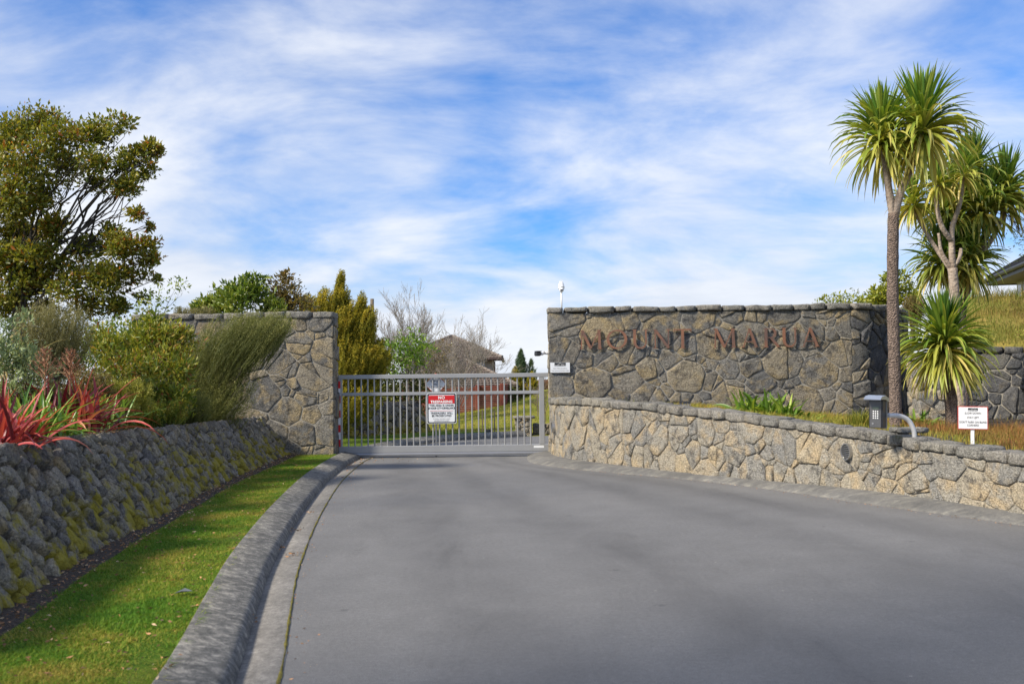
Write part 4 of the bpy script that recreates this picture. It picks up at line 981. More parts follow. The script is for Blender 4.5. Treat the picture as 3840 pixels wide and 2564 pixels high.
for ch, x0, x1, lab in LET:
    wd, st = letter_strokes(ch); hgt = .405; zb = 2.262 - .0015*(x0 - 1.4); Mx = Matrix.Translation((x0, WY - .062, zb)) @ Matrix.Diagonal(((x1 - x0)/wd, 1, hgt, 1)); mb = MB()
    for k, s_ in enumerate(st): ribbon(mb, s_[0], s_[1], -.012 + .0022*k, .012 + .0022*k, Mx, len(s_) > 2)
    o = fix_normals(mb.build('sign_letter', M['rust'], None, label=lab, cat='letter', group='rust letters on the stone wall'))
    for fx in (.25, .75): MB().tube([(x0 + (x1-x0)*fx, WY - .053, zb + hgt*(.06 if ch in 'OU' else .5)), (x0 + (x1-x0)*fx, WY + .01, zb + hgt*(.06 if ch in 'OU' else .5))], .006, 6).build('standoff_pin', M['rust'], o)

# ------------------------------------------------------------------ cameras
pc = empty('pole_camera', (1.07, 21.25, 3.16), 'white dome security camera on a thin pole above the wall', 'camera')
MB().tube([(1.07, 21.25, 3.1), (1.07, 21.25, 3.53)], .018, 10).build('pole', M['cam_white'], pc, smooth=True)
def lathe(prof, c, n=16):
    mb = MB(); rows = [[(c[0] + r*math.cos(2*math.pi*k/n), c[1] + r*math.sin(2*math.pi*k/n), c[2] + z) for k in range(n+1)] for r, z in prof]; mb.grid(rows); return mb
lathe([(r_*.72, z_*.85) for r_, z_ in [(.0,.0),(.05,.005),(.075,.04),(.085,.06),(.098,.065),(.1,.08),(.09,.085),(.092,.1),(.099,.105),(.099,.12),(.085,.13),(.08,.18),(.06,.2),(.05,.235),(.0,.24)]], (1.07, 21.25, 3.52)).build('housing', M['cam_white'], pc, smooth=True)
V, F = rock((1.07, 21.2, 3.545), (.13, .12, .12), None, 3, 1.0, 0, 6); L_ = np.linalg.norm(V - np.array([1.07, 21.2, 3.545]), axis=1); obj_np('eyeball', (V - [1.07, 21.2, 3.545])/L_[:, None]*.05 + [1.07, 21.21, 3.545], F, M['cam_white'], pc, True)
MB().tube([(1.058, 21.168, 3.54), (1.058, 21.155, 3.538)], .017, 10).build('lens', M['glass_dark'], pc); MB().tube([(1.09, 21.17, 3.54), (1.09, 21.158, 3.538)], .013, 10).build('lens', M['glass_dark'], pc)
for k in range(3): MB().tube([(1.04 + .03*k, 21.25, 3.70), (1.04 + .03*k, 21.25, 3.75 + .02*(k == 1))], .006, 6).build('aerial', M['cam_white'], pc)
bc = empty('bullet_camera', (.76, 21.2, 2.2), 'dark faced bullet camera on a bracket at the wall end above the gate', 'camera')
MB().tube([(.79, 21.15, 2.20), (.66, 21.15, 2.20)], [.04, .03], 10).build('bracket', M['cam_white'], bc, smooth=True)
MB().tube([(.69, 21.13, 2.215), (.63, 21.10, 2.185), (.56, 21.08, 2.185)], [.03, .04, .02], 10).build('joint', M['cam_white'], bc, smooth=True)
Mx = Matrix.Translation((.545, 21.05, 2.185)) @ Matrix.Rotation(R(12), 4, 'Z')
MB().bbox((-.055, -.09, -.05), (.055, .12, .05), .02, Mx).build('housing', M['plastic_dark'], bc); MB().bbox((-.06, -.12, .045), (.06, .1, .056), .006, Mx).build('sunshield', M['plastic_dark'], bc)
MB().tube([Mx @ Vector((0, -.091, 0)), Mx @ Vector((0, -.098, 0))], .03, 12).build('lens', M['glass_dark'], bc)

# ------------------------------------------------------------------ keypad pedestal
KB = (5.07, 12.62, 0.83)
kp = empty('keypad_post', KB, 'keypad intercom box under a steel hood on a bent pipe over the low wall', 'keypad')
kx = Vector((4.58, 12.55, 1.14)); Mk = Matrix.Translation(kx) @ Matrix.Rotation(R(-38), 4, 'Z') @ Matrix.Rotation(R(2.0), 4, 'Y')
pe = Vector((5.07, 12.62, 0.83)); pts = [pe + Vector((0, 0, -.15)), pe + Vector((0, 0, .02)), pe + Vector((-.012, 0, .11)), pe + Vector((-.06, 0, .21)), pe + Vector((-.135, -.01, .262)), pe + Vector((-.22, -.02, .283)), pe + Vector((-.34, -.04, .288))]
pp = Path([tuple(q) for q in pts], .02); MB().tube(pp.P, .030, 14).build('pipe', M['pipe'], kp, smooth=True)
MB().bbox((-.085, -.05, -.175), (.085, .09, .175), .008, Mk).build('case', M['plastic_dark'], kp)
MB().bbox((-.07, -.062, -.17), (.07, -.0505, .165), .004, Mk).build('face_plate', M['face_plate'], kp)
MB().bbox((.0, .0905, -.185), (.095, .104, .18), .003, Mk).build('back_plate', M['steel'], kp)
MB().box((-.035, -.066, .06), (.04, -.0625, .095), Mk).build('display', M['lcd'], kp)
for r_ in range(4):
    for c_ in range(3): MB().bbox((-.032 + c_*.026, -.067, .025 - r_*.028), (-.016 + c_*.026, -.0625, .043 - r_*.028), .002, Mk).build('key', M['silver_tape'], kp)
MB().tube([Mk @ Vector((-.03, -.0625, -.12)), Mk @ Vector((-.03, -.068, -.12))], .012, 10).build('key_lock', M['steel'], kp)
mb = MB(); rows = [[Mk @ Vector((x, y, z)) for y, z in ((.13, .175), (.12, .195), (.0, .235), (-.13, .225), (-.2, .185))] for x in (-.105, .105)]
rows2 = [[Mk @ Vector((x, y, z - .008)) for y, z in ((.13, .175), (.12, .195), (.0, .235), (-.13, .225), (-.2, .185))] for x in (-.105, .105)]
mb.grid(rows); mb.grid(rows2[::-1]); fix_normals(mb.build('hood', M['steel_hood'], kp))
for x in (-.105, .105): MB().add([Mk @ Vector((x + d, y, z)) for d in (0, .003) for y, z in ((.13, .15), (.12, .195), (.0, .235), (-.13, .225), (-.2, .185), (-.1, .185), (.0, .18))], [(0,1,2,3,4,5,6), (13,12,11,10,9,8,7)]).build('hood_side', M['steel_hood'], kp)
LS = (5.15, 13.00, 0.91)
rock_obj('loose_stone', LS, (.46, .26, .075), M['pale_stone'], None, rotz(-.6), 77, .8, .02, 5, label='flat loose stone lying on the low wall by the keypad', cat='stone')

# ------------------------------------------------------------------ vents in the low wall
def vent(u, z, lab, w_=.085, h=.115):
    n = LWP.nrm(u); a = math.atan2(n[0], -n[1]); p = LWP.off(u, .055); Mx = Matrix.Translation((p[0], p[1], z)) @ Matrix.Rotation(a, 4, 'Z')
    v = empty('wall_vent', (p[0], p[1], z - h), lab, 'vent', 'vents in the low wall'); el = [(w_*math.cos(t), h*math.sin(t)) for t in np.linspace(0, 2*math.pi, 24, endpoint=False)]
    ring(el, lambda q: (q[0]*.84, q[1]*.86), Mx, -.02, .05, 'rim', M['steel'], v); plate([(a_*.86, b_*.88) for a_, b_ in el], Mx, .012, .03, 'backing', M['plastic_dark'], v)
    for k in range(7):
        zz = (-.72 + k*.24)*h*.95; hw = w_*.84*math.sqrt(max(0, 1 - (zz/(h*.86))**2)); MB().box((-hw, -.012, zz - h*.045), (hw, .008, zz + h*.045), Mx).build('louvre', M['steel'], v)
uu = LWP.S[np.argmin(np.hypot(LWP.P[:, 0] - 4.52, LWP.P[:, 1] - 13.55))]; vent(uu, .60, 'louvred oval vent in the low wall below the keypad')
uu = LWP.S[np.argmin(np.hypot(LWP.P[:, 0] - .85, LWP.P[:, 1] - 20.1))]; vent(uu, .68, 'narrow vent in the low wall next to the gate end')

# garden floodlight
fl = empty('floodlight', (3.11, 18.00, 1.07), 'small black finned floodlight at the foot of the lettered wall', 'floodlight')
Mx = Matrix.Translation((3.11, 18.00, 1.14)) @ Matrix.Rotation(R(20), 4, 'X')
MB().bbox((-.1, -.05, -.05), (.1, .04, .035), .008, Mx).build('housing', M['plastic_dark'], fl)
MB().bbox((-.09, .03, .036), (.09, .06, .05), .004, Mx).build('glass', M['glass_dark'], fl)
for k in range(7): MB().box((-.088 + k*.027, -.062, -.04), (-.076 + k*.027, -.0505, .034), Mx).build('fin', M['silver_tape'], fl)
MB().bbox((-.03, -.02, -.16), (.03, .02, -.045), .004, Mx).build('bracket', M['plastic_dark'], fl)

# ------------------------------------------------------------------ pedestrian gate and pillar behind the cabbage trees
gp = empty('gate_pillar', (8.72, 20.9, .5), 'pale stone pillar behind the low cabbage tree', 'stone pillar')
MB().box((8.42, 20.7, .3), (9.0, 21.2, 1.95)).build('pillar_core', M['mortar'], gp)
stonework(gp, .58, 1.6, lambda s_, t_, d: (8.42 + s_, 20.7 - d, .35 + t_), M['pale_stone'], radii_mix(.58*1.6, [.12, .15, .18], 61), 1.0, .03, .02, 62)
stonework(gp, .5, 1.6, lambda s_, t_, d: (8.42 - d, 21.2 - s_, .35 + t_), M['pale_stone'], radii_mix(.5*1.6, [.12, .15, .18], 63), 1.0, .03, .02, 64)
rock_obj('capstone', (8.71, 20.95, 2.0), (.7, .62, .1), M['cap_stone'], gp, None, 65, .4, .015, 4)
ig = empty('garden_gate', (9.4, 21.0, .5), 'blue grey metal garden gate behind the low cabbage tree', 'gate')
for zz in (.62, 1.2, 1.45): MB().bbox((9.06, 20.98, zz), (9.82, 21.02, zz + .04), .004).build('rail', M['iron'], ig)
for k in range(8): MB().tube([(9.1 + k*.097, 21.03, .55), (9.1 + k*.097, 21.03, 1.5)], .012, 6).build('bar', M['iron'], ig)

# ------------------------------------------------------------------ house behind the gate
def hip_roof(root, x0, x1, y0, y1, ze, peak, mat, part='roof', tiles=True, rows_n=11):
    pk = Vector(peak); cs = [Vector((x0, y0, ze)), Vector((x1, y0, ze)), Vector((x1, y1, ze)), Vector((x0, y1, ze))]
    rf = MB(); 
    for i in range(4): rf.add([cs[i], cs[(i+1) % 4], pk], [(0, 1, 2)])
    rf.add(cs, [(3, 2, 1, 0)]); r_ = rf.build(part, mat, root)
    if tiles:
        mb = MB()
        for i in (0, 1, 3):
            a, b = cs[i], cs[(i+1) % 4]; nrm = (b - a).cross(pk - a).normalized()
            for k in range(rows_n):
                t0, t1 = k/rows_n, min(1, (k + 1.15)/rows_n); A0, B0, A1, B1 = a.lerp(pk, t0), b.lerp(pk, t0), a.lerp(pk, t1), b.lerp(pk, t1); n = max(2, int((B0 - A0).length/.16)); top, bot = [], []
                for j in range(n*2 + 1):
                    f = j/(n*2); w_ = .026 if j % 2 else .0; bot.append(A0.lerp(B0, f) + nrm*(.05 + w_)); top.append(A1.lerp(B1, f) + nrm*(.014 + w_*.8))
                mb.grid([[q - nrm*.045 for q in bot], bot, top])
        mb.build('tile_courses', mat, r_, kind='stuff')
        for i in (0, 1, 2, 3):
            mb = MB(); n = 14
            for k in range(n):
                a = cs[i].lerp(pk, k/n); b = cs[i].lerp(pk, (k + 1.12)/n if k < n-1 else 1.0); mb.tube([a + Vector((0, 0, .07)), b + Vector((0, 0, .055))], [.075, .06], 7)
            mb.build('ridge_tiles', M['ridge'], r_)
    for i in (0, 1, 3): MB().tube([cs[i] + Vector((0, 0, -.04)), cs[(i+1) % 4] + Vector((0, 0, -.04))], .085, 8).build('eaves_gutter', M['gutter_brown'], r_)
    return r_
hs = empty('tiled_house', (-3, 50, 0), 'cream house with brown tiled hip roofs behind the gate', 'house')
hip_roof(hs, -5.6, -.48, 48, 53, 2.74, (-3.05, 50.5, 3.92), M['tile'])
MB().box((-5.2, 48.45, -.2), (-.95, 52.6, 2.74)).build('wall', M['cream'], hs)
wf = MB().bbox((-2.05, 48.38, 1.98), (-1.32, 48.449, 2.62), .01).build('window', M['frame_white'], hs); MB().box((-2.0, 48.36, 2.02), (-1.37, 48.379, 2.58)).build('pane', M['blind'], wf)
MB().tube([(-.86, 48.2, 2.6), (-.86, 48.3, 0)], .04, 8).build('downpipe', M['gutter_brown'], hs)
hip_roof(hs, -4.9, .22, 44.4, 48.6, 1.42, (-2.2, 46.6, 2.62), M['tile'], 'lower_roof', True, 12)
MB().box((-4.5, 44.85, -.2), (-.2, 48.4, 1.42)).build('wall', M['cream'], hs)

# red slatted fence in front of the house: panels of boards between posts
def board_fence(p0, p1, zb0, zb1, h, bays, lab, nb=10, grp='red boarded fences below the house'):
    p0, p1 = np.array(p0), np.array(p1); root = empty('board_fence', (*((p0+p1)/2), (zb0+zb1)/2), lab, 'fence', grp); d = (p1 - p0); L = np.linalg.norm(d); a = math.atan2(d[1], d[0])
    for i in range(bays + 1):
        f = i/bays; p = p0 + d*f; zb = zb0 + (zb1-zb0)*f; Mx = Matrix.Translation((p[0], p[1], zb)) @ Matrix.Rotation(a, 4, 'Z'); MB().bbox((-.09, -.12, -.3), (.09, .06, h + .05), .012, Mx).build('post', M['red_post'], root)
    for i in range(bays):
        f0, f1 = i/bays, (i+1)/bays; q = p0 + d*(f0+f1)/2; zb = zb0 + (zb1-zb0)*(f0+f1)/2; bl = L/bays - .2; Mx = Matrix.Translation((q[0], q[1], zb)) @ Matrix.Rotation(a, 4, 'Z'); bh = h/nb
        for k in range(nb):
            o_ = rnd.uniform(-.012, .012); MB().box((-bl/2, -.03 + o_, k*bh + .006), (bl/2, .02 + o_, (k+1)*bh - .006), Mx).build('board', M['red_board'], root)
board_fence((-4.6, 42.0), (-.45, 42.4), .1, .32, 1.16, 4, 'red brown boarded fence facing the gate below the house', 13)
board_fence((-.38, 42.5), (.5, 52), .36, .75, 1.1, 4, 'red brown boarded fence running back beside the house', 8)
board_fence((.6, 54), (3.2, 55), .95, 1.35, .55, 3, 'low far red fence at the top of the grass slope', 5)
# stone pillar and low wall by the drive beyond the gate
dp = empty('drive_pillar', (.35, 30, -.05), 'small square stone pillar with flat cap beyond the gate', 'stone pillar')
MB().box((.1, 29.8, -.2), (.56, 30.3, .5)).build('pillar_core', M['mortar'], dp)
stonework(dp, .46, .56, lambda s_, t_, d: (.1 + s_, 29.8 - d, -.06 + t_), M['pale_stone'], radii_mix(.46*.56/1.5, [.05, .06, .075], 71), 1.5, .03, .012, 72, seg=.08)
stonework(dp, .5, .56, lambda s_, t_, d: (.1 - d, 30.3 - s_, -.06 + t_), M['pale_stone'], radii_mix(.5*.56/1.5, [.05, .06, .075], 73), 1.5, .03, .012, 74, seg=.08)
rock_obj('capstone', (.33, 30.05, .53), (.66, .64, .07), M['cap_stone'], dp, None, 75, .3, .01, 4)
dw = empty('drive_wall', (1.5, 30.2, -.05), 'low rubble wall right of the small pillar beyond the gate', 'stone wall')
MB().box((.6, 30.0, -.2), (3.2, 30.35, .3)).build('wall_core', M['mortar'], dw)
stonework(dw, 2.6, .4, lambda s_, t_, d: (.6 + s_, 30.0 - d, -.06 + t_), M['wall_stone'], radii_mix(2.6*.4/1.3, [.06, .075, .09], 76), 1.3, .045, .012, 77, seg=.08)

# house on the hill, far right: hip roof corner with dark fascia and pale soffit
hh = empty('hill_house', (19, 33, 3), 'pale house with dark metal roof at the top of the hillside', 'house')
Cn = Vector((17.25, 36, 5.06)); da = Vector((-.238, -.971, 0)); db = Vector((.971, -.238, 0)); Hh = Matrix(((da.x, db.x, 0, Cn.x), (da.y, db.y, 0, Cn.y), (0, 0, 1, 0), (0, 0, 0, 1)))
A_, B_ = 9.0, 8.0; ze = 5.10
rp = [Hh @ Vector(q) for q in ((0, 0, ze), (A_, 0, ze), (A_, B_, ze), (0, B_, ze), (B_/2, B_/2, ze + 2.4), (A_ - B_/2 + .5, B_/2, ze + 2.4))]
rf = fix_normals(MB().add(rp, [(0, 4, 5, 1), (1, 5, 2), (2, 5, 4, 3), (3, 4, 0), (0, 1, 2, 3)]).build('roof', M['metal_roof'], hh))
for k in range(22):
    a0 = .2 + k*.4; t = min(1, a0/(B_/2), (A_ - a0)/(A_ - (B_/2 + .0))) ; t = max(.02, min(1, t)); lo = Hh @ Vector((a0, 0.0, ze + .02)); hi = Hh @ Vector((a0, B_/2*t, ze + 2.4*t + .02)); MB().tube([lo, hi], .022, 5).build('roof_seam', M['metal_roof'], rf)
for k in range(18):
    b0 = .2 + k*.42; t = max(.02, min(1, b0/(B_/2), (B_ - b0)/(B_/2))); MB().tube([Hh @ Vector((0, b0, ze + .02)), Hh @ Vector((B_/2*t, b0, ze + 2.4*t + .02))], .022, 5).build('roof_seam', M['metal_roof'], rf)
MB().tube([rp[0] + Vector((0, 0, .03)), rp[4] + Vector((0, 0, .03))], .07, 6).build('hip_cap', M['metal_roof'], rf)
MB().box((-.04, -.04, ze - .24), (A_, -.001, ze - .002), Hh).build('fascia', M['fascia'], hh); MB().box((-.04, 0.0, ze - .24), (-.001, B_, ze - .002), Hh).build('fascia', M['fascia'], hh)
MB().tube([Hh @ Vector((-.1, -.1, ze - .06)), Hh @ Vector((A_, -.1, ze - .06))], .07, 8).build('eaves_gutter', M['fascia'], hh)
MB().box((.0, .0, ze - .2), (A_, .78, ze - .17), Hh).build('soffit', M['soffit'], hh); MB().box((.0, .781, ze - .2), (.78, B_, ze - .17), Hh).build('soffit', M['soffit'], hh)
MB().box((.8, .8, 2.4), (A_ - .8, B_ - .8, ze - .18), Hh).build('wall', M['grey_wall'], hh)
for a0, a1 in ((1.15, 1.75), (1.95, 4.2), (4.6, 6.6)):
    wf = MB().bbox((a0, .74, 3.6), (a1, .799, 4.82), .01, Hh).build('window', M['frame_white'], hh); MB().box((a0 + .07, .73, 3.67), (a1 - .07, .739, 4.75), Hh).build('pane', M['glass'], wf)
# utility pole behind the conifer
up_ = MB(); up_.tube([(-4.23, 30.00, 1.85), (-4.21, 30.00, 4.15)], [.07, .055], 8); up_.build('utility_pole', M['timber'], None, smooth=True, label='brown timber pole beside the golden conifer', cat='pole')
# tree stakes and a pot on the slope beyond the gate
for k, (p, h, lab) in enumerate([((-.55, 29.6, .0), .75, 'tall pale tree stake on the slope nearest the diamond sign'), ((-.05, 32, .06), .8, 'pale tree stake in the grass right of the black pot'), ((.9, 36, .3), .9, 'thin tree stake high on the grass slope by the gate stile'), ((-.95, 31, .05), .7, 'thin pale stake beside the black pot')]):
    MB().bbox((p[0] - .018, p[1] - .018, p[2] - .2), (p[0] + .018, p[1] + .018, p[2] + h), .003).build('tree_stake', M['timber'], None, label=lab, cat='stake', group='stakes on the grass slope')
bp = MB(); bp.tube([(-.70, 29.3, -.05), (-.70, 29.3, .2)], [.085, .10], 12); bp.build('plant_pot', M['pot'], None, smooth=True, label='black plastic pot at the edge of the drive beyond the gate', cat='pot')
# ------------------------------------------------------------------ cabbage trees
cabbage_tree('cabbage_tree', (6.13, 16.00, 0.76), [([(6.13, 16.00, 0.76), (6.14, 16.00, 1.70), (6.14, 16.00, 2.75), (6.16, 16.00, 3.53), (6.19, 16.00, 4.24)], .098, .088), ([(6.19, 16.00, 4.17), (6.14, 16.00, 4.52), (6.09, 16.00, 4.95), (6.05, 16.00, 5.41)], .066, .05), ([(6.20, 16.00, 4.17), (6.30, 15.95, 4.58), (6.46, 15.95, 4.93), (6.67, 15.95, 5.57)], .068, .05)],
    [((6.03, 16.00, 5.45), 230, .95, .062, (-.12, 0)), ((6.66, 15.90, 5.59), 300, 1.0, .064, (.06, 0))],
    'tallest cabbage tree with bare forked trunk and two leafy heads', M['cab_bark'], M['cordyline'], 71,
    dead=[((6.80, 16.00, 5.65), (.75, .1, .25), 60, .62), ((6.52, 16.20, 5.63), (.1, .1, .8), 45, .5)])
cabbage_tree('cabbage_tree', (7.25, 16.50, 0.67), [([(7.25, 16.50, 0.67), (7.25, 16.50, 1.19), (7.20, 16.50, 1.69), (7.18, 16.50, 2.05)], .115, .075)], [((7.17, 16.50, 2.09), 480, .95, .054, (0, 0))],
    'short cabbage tree with one round shaggy head beside the notice', M['cab_bark'], M['cordyline'], 72)
cabbage_tree('cabbage_tree', (8.30, 18.50, 0.61), [([(8.30, 18.50, 0.61), (8.29, 18.50, 1.70), (8.26, 18.50, 2.92), (8.23, 18.50, 3.61)], .105, .085), ([(8.23, 18.50, 3.57), (8.23, 18.50, 4.06), (8.25, 18.50, 4.39), (8.35, 18.40, 4.78), (8.43, 18.40, 5.31)], .06, .035), ([(8.24, 18.50, 4.10), (8.01, 18.40, 4.38), (7.93, 18.40, 4.78), (7.95, 18.40, 5.15)], .05, .035), ([(8.23, 18.50, 3.59), (8.04, 18.50, 3.90), (7.99, 18.50, 4.27)], .045, .025), ([(8.25, 18.50, 3.64), (8.37, 18.50, 3.81), (8.40, 18.50, 3.98)], .045, .03), ([(8.22, 18.55, 3.59), (8.05, 18.70, 3.97), (7.82, 18.80, 4.44), (7.66, 18.80, 4.78)], .045, .03)],
    [((8.42, 18.35, 5.36), 120, .55, .05, (0, 0)), ((7.94, 18.35, 5.18), 130, .58, .05, (0, 0)), ((7.65, 18.80, 4.90), 140, .62, .05, (0, 0))],
    'pale branching cabbage tree with small yellow green tufts behind the shaggy one', M['pale_bark'], M['cordyline'], 73)
cabbage_tree('cabbage_tree', (8.86, 19.60, 0.55), [([(8.86, 19.60, 0.55), (8.86, 19.60, 2.14), (8.91, 19.60, 3.08), (9.16, 19.60, 3.86), (9.41, 19.60, 4.37), (9.62, 19.60, 4.72)], .11, .06), ([(9.21, 19.60, 3.92), (9.48, 19.60, 4.24), (9.73, 19.60, 4.72), (9.79, 19.60, 5.15)], .05, .04), ([(8.91, 19.60, 3.17), (8.87, 19.70, 4.22), (9.03, 19.70, 5.18), (9.26, 19.70, 5.61)], .07, .05), ([(8.91, 19.60, 3.08), (8.63, 19.50, 3.33), (8.47, 19.50, 3.68)], .05, .04), ([(8.91, 19.60, 3.08), (9.03, 19.50, 3.42), (9.06, 19.50, 3.85)], .05, .04)],
    [((9.25, 19.80, 5.63), 230, .95, .066, (0, 0)), ((9.87, 19.70, 5.26), 230, .95, .066, (.05, 0)), ((9.29, 19.50, 4.88), 260, .9, .066, (0, 0)), ((8.63, 19.60, 4.90), 190, .85, .06, (0, 0)), ((8.41, 19.40, 3.84), 200, .85, .06, (0, 0)), ((8.96, 19.40, 3.83), 230, .85, .06, (0, 0)), ((8.83, 19.70, 4.22), 170, .85, .06, (0, 0))],
    'dense dark green cabbage tree with many heads at the far right', M['cab_bark'], M['cordyline_dark'], 74, dead=[((9.69, 19.50, 4.87), (.5, .1, -.2), 40, .6)])

# ------------------------------------------------------------------ big tree on the left
bt = []
_r = random.Random(5)
for p, k in [((-12.58, 25.00, 7.99), .62), ((-12.09, 25.40, 8.37), .5), ((-11.07, 24.60, 7.93), .58), ((-10.51, 25.20, 8.02), .5), ((-9.91, 25.00, 8.16), .34), ((-11.85, 24.20, 7.08), .7), ((-11.52, 25.60, 7.39), .62), ((-10.20, 24.40, 7.14), .46), ((-9.59, 25.00, 7.27), .38), ((-9.04, 25.00, 7.56), .24), ((-9.55, 24.60, 6.60), .40), ((-10.70, 25.40, 6.77), .34), ((-9.24, 25.00, 6.95), .26), ((-12.17, 24.00, 6.30), .62),
             ((-11.80, 25.00, 6.48), .46), ((-12.70, 25.50, 5.57), .55), ((-10.05, 25.00, 5.41), .42), ((-9.33, 24.60, 5.86), .26), ((-10.89, 25.60, 5.22), .52), ((-9.65, 24.60, 5.02), .46), ((-9.28, 25.00, 5.18), .26), ((-11.23, 25.00, 4.63), .56), ((-10.17, 24.60, 4.26), .56), ((-9.57, 25.20, 4.41), .44), ((-9.17, 25.00, 4.73), .24), ((-12.03, 24.60, 4.29), .6), ((-10.68, 25.00, 3.65), .5), ((-9.93, 25.00, 3.64), .36), ((-12.88, 25.00, 3.68), .65), ((-11.97, 25.40, 3.64), .5), ((-8.91, 25.00, 7.56), .14), ((-9.10, 25.00, 7.73), .15), ((-9.06, 25.00, 7.12), .16), ((-9.40, 25.00, 7.56), .2), ((-9.09, 25.00, 5.62), .13), ((-8.98, 25.00, 4.84), .14), ((-8.92, 25.00, 4.29), .12), ((-11.57, 25.00, 5.65), .42), ((-11.66, 24.50, 4.87), .46), ((-12.52, 24.50, 4.77), .55), ((-11.89, 24.30, 5.97), .45), ((-11.07, 24.40, 4.04), .45), ((-13.35, 25.00, 7.56), .75), ((-13.67, 25.00, 5.90), .85), ((-13.54, 25.00, 4.57), .75), ((-9.31, 25.00, 3.85), .22), ((-14.85, 25.50, 6.90), .9), ((-14.76, 25.00, 5.02), .9)]:
    bt.append((*p, k, _r.uniform(.75, 1.15)))
tree('broadleaf_tree', (-12.21, 25.00, 2.13), bt, M['olive_leaf'], M['bark'], 'large olive and rust leaved tree at the left edge', leaf=.10, wid=.5, dens=350, trunk_r=.16, seed=8, hub=(-12.45, 25.00, 4.77), twigs=3, sub=9)
# slender sapling in front of the wall end
tree('sapling', (-7.90, 22.40, 2.83), [(*(-8.07, 22.40, 3.50), .34, .5), (*(-8.29, 22.40, 3.30), .26, .5), (*(-7.75, 22.40, 3.51), .2, .4), (*(-7.55, 22.40, 3.89), .2, .75), (*(-7.39, 22.40, 3.78), .1, .6)], M['broad_leaf'], M['bark'], 'thin sapling with a leafy tuft above the left wall end', leaf=.09, wid=.4, dens=150, trunk_r=.02, seed=9)

# ------------------------------------------------------------------ shrubs in the left bed
def ELL(p, rx, ry, rz, w_): return (p[0], p[1], p[2], rx, ry, rz, w_)
feather('twiggy_bush', (-6.44, 14.00, 1.65), [ELL((-6.50, 14.00, 2.48), .5, .5, .42, .5), ELL((-6.29, 14.00, 2.47), .45, .5, .4, .3), ELL((-6.28, 14.00, 2.14), .42, .45, .3, .2)], 1000, M['twig_leaf'], M['bark'], 'grey brown twiggy bush with upswept shoots left of the big hebe', lean=(.32, 0, 1), length=.42, needle=.024, per=42, seed=21, spread=.45)
tree('grey_shrub', (-5.49, 11.00, 1.26), [(*(-5.52, 11.00, 2.22), .22), (*(-5.37, 11.00, 2.03), .24), (*(-5.59, 11.00, 1.88), .28), (*(-5.32, 11.00, 1.74), .26), (*(-5.51, 11.00, 1.60), .26), (*(-5.34, 11.30, 1.79), .2), (*(-5.76, 11.00, 2.03), .3), (*(-5.42, 11.00, 2.34), .13)], M['grey_leaf'], M['bark'], 'grey green leafy shrub at the left edge above the red flax', 'shrub', leaf=.05, wid=.42, dens=520, trunk_r=.03, seed=22, up=.7, sub=4)
tree('hebe_shrub', (-5.73, 15.50, 1.03), [(*(-5.74, 15.50, 2.35), .42), (*(-5.36, 15.40, 2.37), .36), (*(-6.05, 15.60, 2.19), .4), (*(-5.12, 15.30, 2.10), .32), (*(-5.56, 15.20, 1.90), .46), (*(-6.17, 15.40, 1.91), .36), (*(-5.12, 15.00, 1.70), .36), (*(-5.75, 15.00, 1.51), .4), (*(-5.25, 14.90, 1.37), .36), (*(-5.02, 14.80, 1.43), .26), (*(-6.47, 15.80, 2.27), .3), (*(-5.09, 15.50, 2.38), .2), (*(-5.64, 15.60, 2.56), .25), (*(-4.96, 15.00, 1.82), .22), (*(-5.90, 14.90, 1.28), .3)], M['hebe_leaf'], M['bark'], 'large bright green bush in the middle of the left bed', 'shrub', leaf=.08, wid=.3, dens=640, trunk_r=.04, seed=23, up=.6, sub=8)
feather('kanuka_bush', (-5.38, 18.20, 0.91), [ELL((-5.04, 18.00, 2.41), .66, .55, .58, .32), ELL((-4.48, 17.80, 2.72), .62, .45, .30, .24), ELL((-5.63, 18.00, 1.87), .55, .5, .75, .24), ELL((-5.03, 17.80, 1.54), .6, .45, .6, .22), ELL((-5.40, 17.50, 1.25), .5, .4, .35, .12), ELL((-4.12, 17.60, 2.69), .34, .35, .22, .10)], 2500, M['kanuka_leaf'], M['bark'], 'feathery dark olive bush spilling across the left stone wall', lean=(.6, 0, .8), length=.8, needle=.024, per=56, seed=24, spread=.4, stems=26, nw=.28)
feather('lime_bush', (-5.21, 13.60, 1.16), [ELL((-5.21, 13.60, 1.49), .35, .3, .26, .6), ELL((-5.43, 13.40, 1.52), .28, .3, .24, .4)], 420, M['lime_leaf'], M['bark'], 'yellow green fine leaved bush behind the flax', lean=(.15, 0, 1), length=.25, needle=.03, per=40, seed=25, spread=.7, nw=.4)
feather('brown_bush', (-5.46, 11.20, 1.25), [ELL((-5.52, 11.20, 1.54), .38, .3, .2, .55), ELL((-5.36, 11.60, 1.49), .32, .3, .2, .45)], 480, M['brown_leaf'], M['bark'], 'low brownish heath bush behind the red flax at the left edge', lean=(.1, 0, 1), length=.22, needle=.024, per=40, seed=26, spread=.7, nw=.4)
feather('olive_bush', (-5.52, 13.00, 1.24), [ELL((-5.52, 13.00, 1.58), .35, .3, .3, 1.0)], 380, M['brown_leaf'], M['bark'], 'low olive bush between the twiggy bush and the flax', lean=(.2, 0, 1), length=.25, needle=.026, per=40, seed=27, spread=.6, nw=.4)
